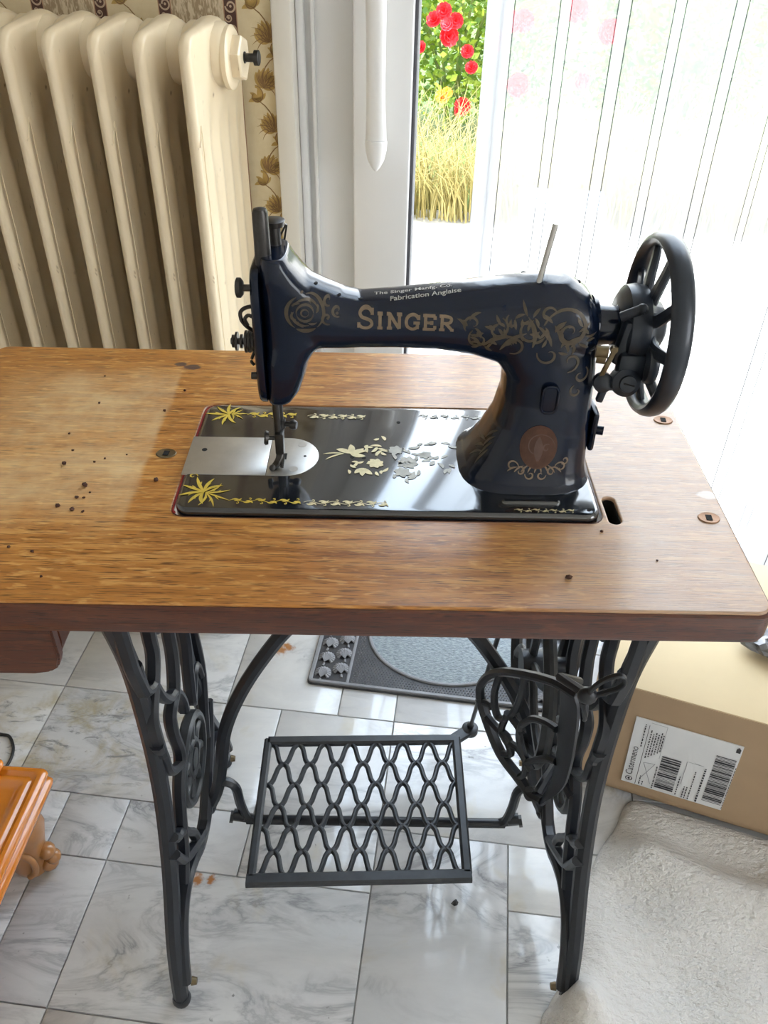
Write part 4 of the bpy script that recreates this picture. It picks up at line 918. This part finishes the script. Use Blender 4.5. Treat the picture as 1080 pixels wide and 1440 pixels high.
bm = bmesh.new(); cyl(bm, (.3560, .060, .8930), (.3660, .058, .8930), .0052); cyl(bm, (.3575, .060, .8875), (.3650, .058, .8875), .0050); box(bm, (.3670, .056, .8850), (.0042, .003, .030), .001, Euler((0, .28, 0)).to_matrix()); cyl(bm, (.3690, .056, .8975), (.3690, .052, .8975), .003); b = obj('winder_lever', bm, M['brass'], bw); b['label'] = 'small tarnished brass lever'

# ================================================================== crumbs on the table
def lump(name, r, x, y, z, m, seed, flat=.7):
    bm = bmesh.new(); q = random.Random(seed); vv = ball(bm, (0, 0, 0), r, 1)
    for v in bm.verts: v.co *= q.uniform(.6, 1.25); v.co.z *= flat
    mz = min(v.co.z for v in bm.verts)
    for v in bm.verts: v.co.z -= mz
    o = obj(name, bm, m, None, smooth=False); o.location = (x, y, z - .0002); return o
cr = [(-.117, .072, 2.6), (-.116, .096, 1.6), (-.088, .038, 3.0), (-.084, .021, 1.6), (-.090, .021, 2.2), (-.103, .008, 2.2), (-.089, .003, 2.4), (-.079, .001, 1.9), (-.105, -.053, 1.9), (-.126, -.048, 1.7), (-.088, -.083, 1.4), (-.026, .049, 2.6), (-.044, .171, 1.8), (-.090, .077, 1.5), (-.128, .125, 1.4), (-.114, .183, 1.6), (-.124, .241, 1.3), (-.082, .083, 1.3), (-.063, .090, 1.2), (-.081, .029, 1.2), (-.031, .212, 1.6)]
CL = {0: 'dark wood crumb leftmost and back of the scatter, on the dusty oak', 2: 'largest dark wood crumb in the middle of the scatter on the dusty oak', 8: 'right one of two small crumbs in front of the dusty patch at the far left', 9: 'left one of two small crumbs in front of the dusty patch at the far left', 10: 'small crumb nearest the front edge on the left side of the tabletop',
 11: 'dark wood crumb just in front of the brass keyhole plate left of the machine', 12: 'small crumb behind the brass keyhole plate on the edge of the dust', 15: 'small crumb alone far back on the left of the dusty oak', 16: 'tiny crumb at the back edge of the dust, farthest left at the back', 20: 'tiny crumb behind the left corner of the machine bed, by the ink stain'}
for i, (x, y, r) in enumerate(cr):
    o = lump('wood_crumb', r * .001, x, y, TZ, M['crumb'], i); tag(o, CL.get(i, 'tiny dark brown wood crumb amid the scatter on the dusty left half of the tabletop'), 'crumb', 'wood crumbs on the tabletop')
for x, y, r, lab in ((.331, -.075, 2.9, 'dark round crumb on the tabletop near the middle of the front edge'), (.408, -.051, 1.2, 'tiny dark speck on the tabletop right of the dark round crumb'), (.3695, -.014, 1.3, 'tiny dark speck on the tabletop just in front of the oblong belt slot')):
    tag(lump('wood_crumb', r * .001, x, y, TZ, M['crumb'], int(x * 1000)), lab, 'crumb', 'wood crumbs on the tabletop')
tag(lump('dirt_crumb', .006, .299, .049, 0, M['rubber'], 77, .8), 'black dirt crumb on the marble floor in front of the treadle', 'crumb')

# ================================================================== CARDBOARD BOX
BA = math.radians(-19.9); BO = V(.552, .245, 0)
cb = empty('cardboard_box', BO, BA); tag(cb, 'large brown cardboard box with a white shipping label, on the floor behind the fleece', 'box')
bl_, bd, bh = .80, .36, .257; bx0 = -.045
def sheet(name, c, s, m, bev=.0025, rot=None):
    bm = bmesh.new(); box(bm, c, s, bev, rot); return obj(name, bm, m, cb)
bm = bmesh.new(); L = []      # front wall bends over a soft lower fold
for x in (bx0, bx0 + bl_ * .33, bx0 + bl_ * .66, bx0 + bl_):
    L.append([V(x, .000, bh), V(x, -.002, bh * .6), V(x, .000, .045), V(x, -.003, .034), V(x, -.001, .020), V(x, .012, .002), V(x, .020, .002), V(x, .006, .024), V(x, .005, .05), V(x, .005, bh)])
rings(bm, L); obj('front_panel', bm, M['card'], cb, sharp=60)
sheet('left_panel', (bx0 + .002, bd / 2, bh / 2), (.004, bd - .008, bh - .004), M['card']); sheet('right_panel', (bx0 + bl_ - .002, bd / 2, bh / 2), (.004, bd - .008, bh - .004), M['card']); sheet('back_panel', (bx0 + bl_ / 2, bd - .003, bh / 2), (bl_ - .002, .004, bh - .004), M['card']); sheet('bottom_panel', (bx0 + bl_ / 2, bd / 2, .004), (bl_ - .01, bd - .04, .004), M['card'])
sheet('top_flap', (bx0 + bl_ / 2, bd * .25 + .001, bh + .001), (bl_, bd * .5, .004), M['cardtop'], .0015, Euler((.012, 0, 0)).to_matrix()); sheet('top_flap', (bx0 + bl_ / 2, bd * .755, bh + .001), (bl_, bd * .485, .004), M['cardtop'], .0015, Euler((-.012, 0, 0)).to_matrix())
# shipping label
LW, LH = (.0185, .172), (.2035, .048)
def lb(a, b, d=.0042): return V(LW[0] + (LW[1] - LW[0]) * a + .006 * b, -d, LH[0] + (LH[1] - LH[0]) * b)
bm = bmesh.new(); n = 1
rings(bm, [[lb(0, 0, .0020), lb(1, 0, .0020), lb(1, 1, .0020), lb(0, 1, .0020)], [lb(0, 0, .0036), lb(1, 0, .0036), lb(1, 1, .0036), lb(0, 1, .0036)]]); la = obj('shipping_label', bm, M['paper'], cb, smooth=False); la['label'] = 'white printed shipping label with two barcodes'
def lrect(bm, a0, a1, b0, b1): bm.faces.new([bm.verts.new(lb(*p)) for p in ((a0, b0), (a1, b0), (a1, b1), (a0, b1))])
rb = random.Random(11)
for a0, a1, b0, b1 in ((.325, .51, .445, .945), (.795, .98, .21, .925)):
    bm = bmesh.new(); b = b0
    while b < b1 - .02: wd = rb.choice([.006, .006, .012, .02, .026]); lrect(bm, a0, a1, b, min(b1, b + wd)); b += wd + rb.choice([.006, .009, .014])
    lrect(bm, a0, a1, b1 - .008, b1); o = obj('barcode', bm, M['ink'], la, smooth=False); o['kind'] = 'stuff'
bm = bmesh.new(); lrect(bm, .137, .142, .06, .985)
def dashes(a, b0, b1, th, seed):
    q = random.Random(seed); b = b1
    while b > b0 + .01: l = q.uniform(.012, .04); lrect(bm, a, a + th, max(b0, b - l), b); b -= l + .012
for i, a in enumerate((.165, .19, .215, .24, .265, .285)): dashes(a, .12 + .03 * (i % 2), .55 - .03 * i, .011, i)
for a, b0, b1, k in ((.30, .62, .98, 9), (.535, .66, .97, 10), (.60, .80, .98, 13), (.625, .78, .98, 14), (.66, .52, .98, 11), (.735, .45, .98, 12), (.17, .82, .97, 15), (.20, .90, .97, 16), (.10, .06, .40, 17)): dashes(a, b0, b1, .011 if k != 12 else .018, k)
dashes(.992, .3, .97, .006, 33)
lrect(bm, .945, .985, .05, .10); bm.faces.new([bm.verts.new(lb(*p)) for p in ((.945, .05), (.985, .05), (.965, .02))]); o = obj('label_print', bm, M['ink'], la, smooth=False); o['kind'] = 'stuff'
bm = bmesh.new(); th_ = [2 * PI * i / 20 for i in range(20)]; ci = lambda r, o: [lb(.068 + r * math.cos(t) * 1.0, .925 + r * math.sin(t)) for t in th_]
A_ = [bm.verts.new(p) for p in ci(.036, 0)]; B_ = [bm.verts.new(p) for p in ci(.027, 0)]
for i in range(20): bm.faces.new((A_[i], A_[(i + 1) % 20], B_[(i + 1) % 20], B_[i]))
bm.faces.new([bm.verts.new(lb(*p)) for p in ((.068, .905), (.082, .925), (.068, .945), (.054, .925))])
merge(bm, text_bm('Catermeno', .0150, lambda a, b: lb(.088 - b / (LW[1] - LW[0]), .865 - a / (LH[0] - LH[1])))); obj('sender_name', bm, M['ink'], la, smooth=False)
bm = bmesh.new()
for a0, a1, b0, b1 in ((.15, .30, .02, .025), (.30, .304, .02, .5), (.56, .565, .42, .78), (.565, .72, .42, .425)): lrect(bm, a0, a1, b0, b1)
for p, q in (((.17, .62), (.28, .92)), ((.28, .60), (.18, .86)), ((.17, .62), (.28, .60))): ribbon(bm, [p, q], .006, lambda a, b: lb(a, b))
o = obj('faint_print', bm, M['greyink'], la, smooth=False); o['kind'] = 'stuff'
# dark crumpled bag lying on the box
bm = bmesh.new(); q = random.Random(4); ball(bm, (0, 0, .016), .05, 3, (1, .6, .32))
for v in bm.verts: v.co *= 1 + .22 * math.sin(v.co.x * 160 + v.co.y * 90) * math.cos(v.co.y * 140 - v.co.z * 120) + q.uniform(-.05, .05); v.co.z = max(0, v.co.z)
o = obj('plastic_bag', bm, simple('grey_foil', (.20, .20, .21), .22, .4, 0, .5, 80), sharp=20); o.location = (.785, .315, bh + .006); o.rotation_euler = (0, 0, -.35); tag(o, 'crumpled dark grey plastic bag lying on top of the cardboard box', 'bag')

# ================================================================== FLEECE on the floor
edge = cat([V(.395, -.30, 0), V(.402, -.13, 0), V(.420, -.090, 0), V(.436, -.068, 0), V(.453, -.040, 0), V(.466, .000, 0), V(.477, .045, 0), V(.503, .090, 0), V(.532, .135, 0), V(.562, .172, 0), V(.598, .221, 0), V(.66, .204, 0), V(.78, .161, 0), V(1.0, .081, 0)], 7)
bm = bmesh.new(); far = V(.95, -.60, 0); C_ = []
NR = 40
def rz(x, y, t):
    e = min(1, t * 16); z = .004 + .010 * e * (2 - e)
    z += .006 * math.sin(x * 31 + y * 12) * e + .004 * math.sin(y * 47 - x * 9) * e
    d = (x - .552) * math.sin(-BA) + (y - .245) * math.cos(BA)     # hump along the foot of the box
    z += .026 * math.exp(-((d + .115) / .030) ** 2) * e - .007 * math.exp(-((d + .065) / .03) ** 2) * e
    z += .078 * math.exp(-(((x - .452) / .028) ** 2 + ((y + .104) / .034) ** 2)) * min(1, t * 45)     # fold pushed up at the table foot
    z -= .018 * math.exp(-(((x - .428) / .012) ** 2 + ((y + .150) / .035) ** 2)) * e
    return max(.004, z)
for p in edge:
    row = []
    for i in range(NR + 1):
        t = (i / NR) ** 1.35; q_ = p.lerp(far, t); row.append(bm.verts.new((q_.x, q_.y, rz(q_.x, q_.y, t) if i else .001)))
    C_.append(row)
for a, b in zip(C_[:-1], C_[1:]):
    for i in range(NR):
        try: bm.faces.new((a[i], a[i + 1], b[i + 1], b[i]))
        except ValueError: pass
bmesh.ops.remove_doubles(bm, verts=bm.verts[:], dist=1e-5)
o = obj('fleece_rug', bm, M['rug'], sharp=180); so = o.modifiers.new('th', 'SOLIDIFY'); so.thickness = .004; so.offset = 1
tag(o, 'cream fleece throw spread on the floor under the right table foot', 'rug')

# ================================================================== DOOR MAT
mt = empty('door_mat', (.049, .462, 0), math.radians(-7.6)); tag(mt, 'grey rubber door mat with shell border and oval carpet inset, on the marble floor', 'door mat')
mw, mh = .49, .26
bm = bmesh.new(); slab(bm, rrect(0, mw, 0, mh, .008, 3), .0005, .005, .001, 2); obj('mat_base', bm, M['matrubber'], mt)
bm = bmesh.new(); sweep(bm, [V(p[0], p[1], .006) for p in rrect(.005, mw - .005, .005, mh - .005, .006, 3)], rect(.008, .006, .3), (0, 0, 1), closed=True)
for x in (.074, mw - .074): sweep(bm, [V(x, .008, .006), V(x, mh - .008, .006)], rect(.006, .005, .3), (0, 0, 1))
obj('mat_border', bm, M['matlight'], mt)
ov = [(mw / 2 + .148 * math.cos(a), .150 + .118 * math.sin(a)) for a in [2 * PI * i / 48 for i in range(48)]]
bm = bmesh.new(); slab(bm, ov, .004, .0075, .001, 2); obj('carpet_inset', bm, M['matcarpet'], mt)
bm = bmesh.new(); sweep(bm, [V(p[0], p[1], .0065) for p in ov], rect(.007, .006, .3), (0, 0, 1), closed=True); obj('inset_rim', bm, M['matlight'], mt)
bm = bmesh.new()
for i in range(96):
    for j in range(44):
        x = .082 + .0056 * i + (.0028 if j % 2 else 0); y = .013 + .0054 * j
        if x > mw - .082 or y > mh - .013 or ((x - mw / 2) / .156) ** 2 + ((y - .150) / .126) ** 2 < 1: continue
        r = .0019; vv = [bm.verts.new((x + r * math.cos(k * PI / 2), y + r * math.sin(k * PI / 2), .0048)) for k in range(4)]; t = bm.verts.new((x, y, .0072))
        for k in range(4): bm.faces.new((vv[k], vv[(k + 1) % 4], t))
o = obj('stud_field', bm, M['matlight'], mt, smooth=False); o['kind'] = 'stuff'
def shell_bm():
    bm = bmesh.new(); n = 24; c = bm.verts.new((0, -.013, .0085)); R_ = []
    for i in range(n + 1):
        a = -.75 + (PI + 1.5) * i / n; k = 1 + .05 * (i % 2); R_.append((bm.verts.new((.0085 * math.cos(a), .0085 * math.sin(a) * 1 - .001, .0105 + .0008 * (i % 2))), bm.verts.new((.0152 * k * math.cos(a), .0152 * k * math.sin(a), .006 + .0012 * (i % 2)))))
    for a, b in zip(R_[:-1], R_[1:]): bm.faces.new((c, a[0], b[0])); bm.faces.new((a[0], a[1], b[1], b[0]))
    box(bm, (0, -.017, .006), (.004, .008, .003), .001); return bm
sh = None
for x0 in (.010, mw - .068):
    for i in range(6):
        for k in (0, 1):
            x = x0 + .016 + .031 * k; y = .026 + .038 * i + (.014 if k else 0)
            if y > mh - .02: continue
            if sh is None: sh = obj('shell_ornament', shell_bm(), M['matlight'], mt, smooth=False); o = sh
            else: o = copyo(sh, mt)
            o.location = (x, y, 0); o.rotation_euler = (0, 0, .25 if k else -.2)

# ================================================================== LOW LACQUERED TABLE at the left
lt = empty('low_table', (-.289, .158, 0), math.radians(-3.5)); tag(lt, 'glossy orange lacquered low table with carved scroll feet, at the left edge', 'low table')
lw, ld, lz = .36, .56, .170
bm = bmesh.new(); rr = []
for d, z in ((.010, lz - .040), (.002, lz - .036), (.000, lz - .028), (.003, lz - .022), (.008, lz - .020), (.004, lz - .015), (.002, lz - .008), (.004, lz - .003), (.008, lz), (.013, lz + .0005), (.016, lz - .003), (.019, lz - .004), (.022, lz - .001), (.026, lz), (.030, lz - .001), (.034, lz - .006), (.040, lz - .007)):
    rr.append([V(x, y, z) for x, y in rrect(-lw + d, -d, -ld + d, -d, max(.004, .010 - d * .1), 4)])
rings(bm, rr); obj('top', bm, M['lacquer'], lt, sharp=50)
bm = bmesh.new(); slab(bm, [(-lw + .10, -ld / 2), (-lw / 2, -ld + .10), (-.085, -ld / 2), (-lw / 2, -.10)], lz - .008, lz - .004, .0015, 2); obj('inlay_panel', bm, M['lacquer'], lt)
bm = bmesh.new(); tube(bm, cat([(-.082, -.030, lz - .004), (-.072, -.022, lz + .006), (-.070, -.010, lz + .008), (-.080, -.004, lz + .004)], 6), .006, 10); tube(bm, cat([(-.095, -.034, lz - .004), (-.084, -.018, lz + .010), (-.090, -.004, lz + .006)], 6), .005, 10); obj('corner_scroll', bm, M['lacquer'], lt)
def leg(x, y, sx, sy):
    bm = bmesh.new(); p = lambda d, z: V(x + sx * d, y + sy * d * .2, z)
    rr = []
    for d, z, a, b in ((.000, .135, .024, .030), (.006, .115, .028, .032), (.010, .095, .029, .031), (.008, .070, .026, .028), (.004, .045, .026, .026), (.004, .022, .027, .026), (.006, .008, .024, .024), (.006, .001, .016, .018)):
        c = p(d, z); rr.append([V(q[0], q[1], z) for q in sel(c.x, c.y, a, b, 20, 2.4)])
    rings(bm, rr); l = obj('leg', bm, M['lacquer2'], lt)
    for zz, dd, r in ((.046, .034, .0135), (.030, .040, .0120), (.018, .032, .0150)):
        bm = bmesh.new(); ball(bm, p(dd, zz) + V(0, -.006 * sy, 0), r, 2); obj('claw', bm, M['lacquer2'], l)
    bm = bmesh.new(); sweep(bm, cat([p(.012, .085) + V(0, -.030, 0), p(.026, .060) + V(0, -.030, 0), p(.024, .030) + V(0, -.028, 0), p(.012, .014) + V(0, -.026, 0)], 5), circ(.005, 10), (0, 1, 0)); lathe(bm, [(0, .0085), (.008, .009), (.010, .006)], p(.004, .092) + V(0, -.026, 0), (0, -1, 0), 16); obj('scroll', bm, M['lacquer2'], l)
for x, y, sx, sy in ((-.046, -.062, 1, 1), (-lw + .046, -.062, -1, 1), (-.046, -ld + .06, 1, -1), (-lw + .046, -ld + .06, -1, -1)): leg(x, y, sx, sy)
# black cable loop
bm = bmesh.new(); tube(bm, cat([(-.60, .38, .003), (-.52, .352, .003), (-.472, .337, .003), (-.455, .333, .003), (-.443, .318, .003), (-.436, .300, .003), (-.436, .275, .003), (-.450, .245, .003), (-.50, .22, .003)], 6), .0026, 8)
o = obj('cable', bm, M['rubber']); tag(o, 'thin black cable looped on the floor behind the orange low table', 'cable')

# ================================================================== GARDEN beyond the door (room coordinates)
def gquad(name, x0, x1, y0, y1, z0, z1, m):
    bm = bmesh.new(); box(bm, ((x0 + x1) / 2, (y0 + y1) / 2, (z0 + z1) / 2), (x1 - x0, y1 - y0, z1 - z0)); return struct(room(obj(name, bm, m, smooth=False)))
gquad('terrace', -4, 8, WV + .2, 3.45, -.3, -.10, M['gravel']); gquad('garden_bed', -8, 14, 3.45, 30, -.3, -.098, M['soil'])
def blades(n, fx, L0, L1, w_, spread, q):
    bm = bmesh.new()
    for i in range(n):
        x, y = fx(q); l = q.uniform(L0, L1); a = q.uniform(0, 6.28); s = q.uniform(.2, 1) * spread; pr_v = None
        for k in range(5):
            t = k / 4; c = V(x + math.cos(a) * s * l * t * t, y + math.sin(a) * s * l * t * t, -.09 + l * (t - .35 * s * t * t)); ww = w_ * (1 - t * .9)
            d = V(-math.sin(a + .8), math.cos(a + .8), 0) * ww; v1, v2 = bm.verts.new(c - d), bm.verts.new(c + d)
            if pr_v: bm.faces.new((pr_v[0], pr_v[1], v2, v1))
            pr_v = (v1, v2)
    return bm
q = random.Random(21)
o = room(obj('grass_clump', blades(3600, lambda q: (q.uniform(-.6, 2.6), 3.26 + min(.49, abs(q.gauss(0, .20)))), .25, .62, .004, 1.0, q), M['drygrass'], smooth=False)); tag(o, 'tall dry yellow grasses in front of the rose bushes outside the door', 'grass'); o['kind'] = 'stuff'
def bloom_bm(r, q):
    bm = bmesh.new()
    for ring_, n_, tilt, sc_ in ((0, 3, 1.35, .5), (1, 5, 1.0, .75), (2, 6, .55, 1.0)):
        for k in range(n_):
            a = 2 * PI * k / n_ + ring_ * .6 + q.uniform(-.15, .15); d = V(math.cos(a), math.sin(a), 0); s_ = V(-math.sin(a), math.cos(a), 0); up = V(0, 0, 1); L = []
            for i in range(4):
                t = i / 3; c = d * (r * sc_ * t * math.cos(tilt * (1 - .35 * t))) + up * (r * .8 * t * math.sin(tilt)); ww = r * .62 * sc_ * math.sin(PI * (.12 + .70 * t)); L.append([bm.verts.new(c - s_ * ww + up * r * .12), bm.verts.new(c), bm.verts.new(c + s_ * ww + up * r * .12)])
            for A, B in zip(L[:-1], L[1:]):
                for j in (0, 1): bm.faces.new((A[j], A[j + 1], B[j + 1], B[j]))
    return bm
def bush(cx, cy, rx, h, nleaf, blooms, label, seed):
    q = random.Random(seed); r = room(empty('rose_bush', (0, 0, 0))); tag(r, label, 'rose bush'); base = V(cx, cy, -.09)
    # children are placed in the room frame of the bush
    bm = bmesh.new()
    for i in range(8): a = q.uniform(0, 6.28); tube(bm, cat([base + V(.03 * math.cos(a), .03 * math.sin(a), 0), base + V(.3 * rx * math.cos(a), .2 * math.sin(a), h * .5), base + V(.8 * rx * math.cos(a), .4 * math.sin(a), h * .9)], 3), .008, 6)
    obj('stems', bm, M['stem'], r)
    bm = bmesh.new()
    for i in range(nleaf):
        a = q.uniform(0, 6.28); k = q.random() ** .5; z = q.uniform(.06, 1) ** .8
        c = base + V(rx * k * math.cos(a), .45 * k * math.sin(a), h * z); d = V(q.gauss(0, 1), q.gauss(0, 1) - .4, q.gauss(0, .6)).normalized(); s_ = d.cross(V(q.gauss(0, 1), q.gauss(0, 1), q.gauss(0, 1))).normalized(); l = q.uniform(.03, .065)
        bm.faces.new([bm.verts.new(c), bm.verts.new(c + d * l * .5 + s_ * l * .3), bm.verts.new(c + d * l), bm.verts.new(c + d * l * .5 - s_ * l * .3)])
    f = obj('foliage', bm, M['foliage'], r, smooth=False); f['kind'] = 'stuff'
    for (x, y, z, rad_, m) in blooms:
        o = obj('bloom', bloom_bm(rad_, q), M[m], r, smooth=False); o.location = (x, y, z); o.rotation_euler = (1.1 + q.uniform(-.3, .3), q.uniform(-.3, .3), q.uniform(-.3, .3))
def rm(x, y): c, s = math.cos(-ROOM), math.sin(-ROOM); return (x * c - y * s, x * s + y * c)
def BL(L):
    o = []
    for x, z, r, m in L:
        k = (4.16 + .578) / (3.30 + .578); x = .179 + (x - .179) * k; z = 1.2164 + (z - 1.2164) * k; u, v = rm(x, 4.16); o.append((u, v, z, r * .92 * k, m))
    return o
bush(.02, 4.98, .62, 1.02, 6500, BL([(.401, .722, .036, 'rose'), (.420, .634, .044, 'rose'), (.365, .690, .036, 'rose'), (.447, .690, .034, 'rose'), (.415, .675, .030, 'rosek'), (.313, .590, .030, 'rose'), (.411, .407, .034, 'rosep'), (.428, .425, .026, 'rosep'), (.497, .375, .040, 'rose'), (.490, .350, .028, 'rose'), (.503, .580, .030, 'rose'), (.525, .520, .030, 'rose')]), 'rose bush with red and orange blooms seen through the bare strip of glass', 1)
bush(1.28, 4.86, .62, 1.05, 5500, BL([(.728, .462, .055, 'rose'), (.715, .694, .05, 'rose'), (.922, .735, .055, 'rose'), (1.062, .663, .055, 'rose'), (.623, .617, .045, 'rose'), (.674, .690, .045, 'rose'), (.98, .48, .04, 'rose')]), 'rose bush with red blooms veiled by the sheer curtain', 2)
bush(2.62, 4.86, .66, 1.1, 2200, BL([]), 'green bush without blooms far right behind the curtain', 3)
bush(-1.26, 4.86, .62, 1.1, 1600, BL([]), 'green bush hidden partly by the white door frame', 4)
bm = bmesh.new(); rr = []
u, v = rm(.86, 2.75)
for z, s in ((-.099, .13), (.05, .15), (.16, .165), (.175, .165), (.175, .150), (.12, .145)): rr.append([V(x, y, z) for x, y in rrect(u - s, u + s, v - s * .7, v + s * .7, .012, 3)])
rings(bm, rr); o = room(obj('planter', bm, M['planter'])); tag(o, 'white planter standing on the terrace, veiled by the curtain', 'planter')
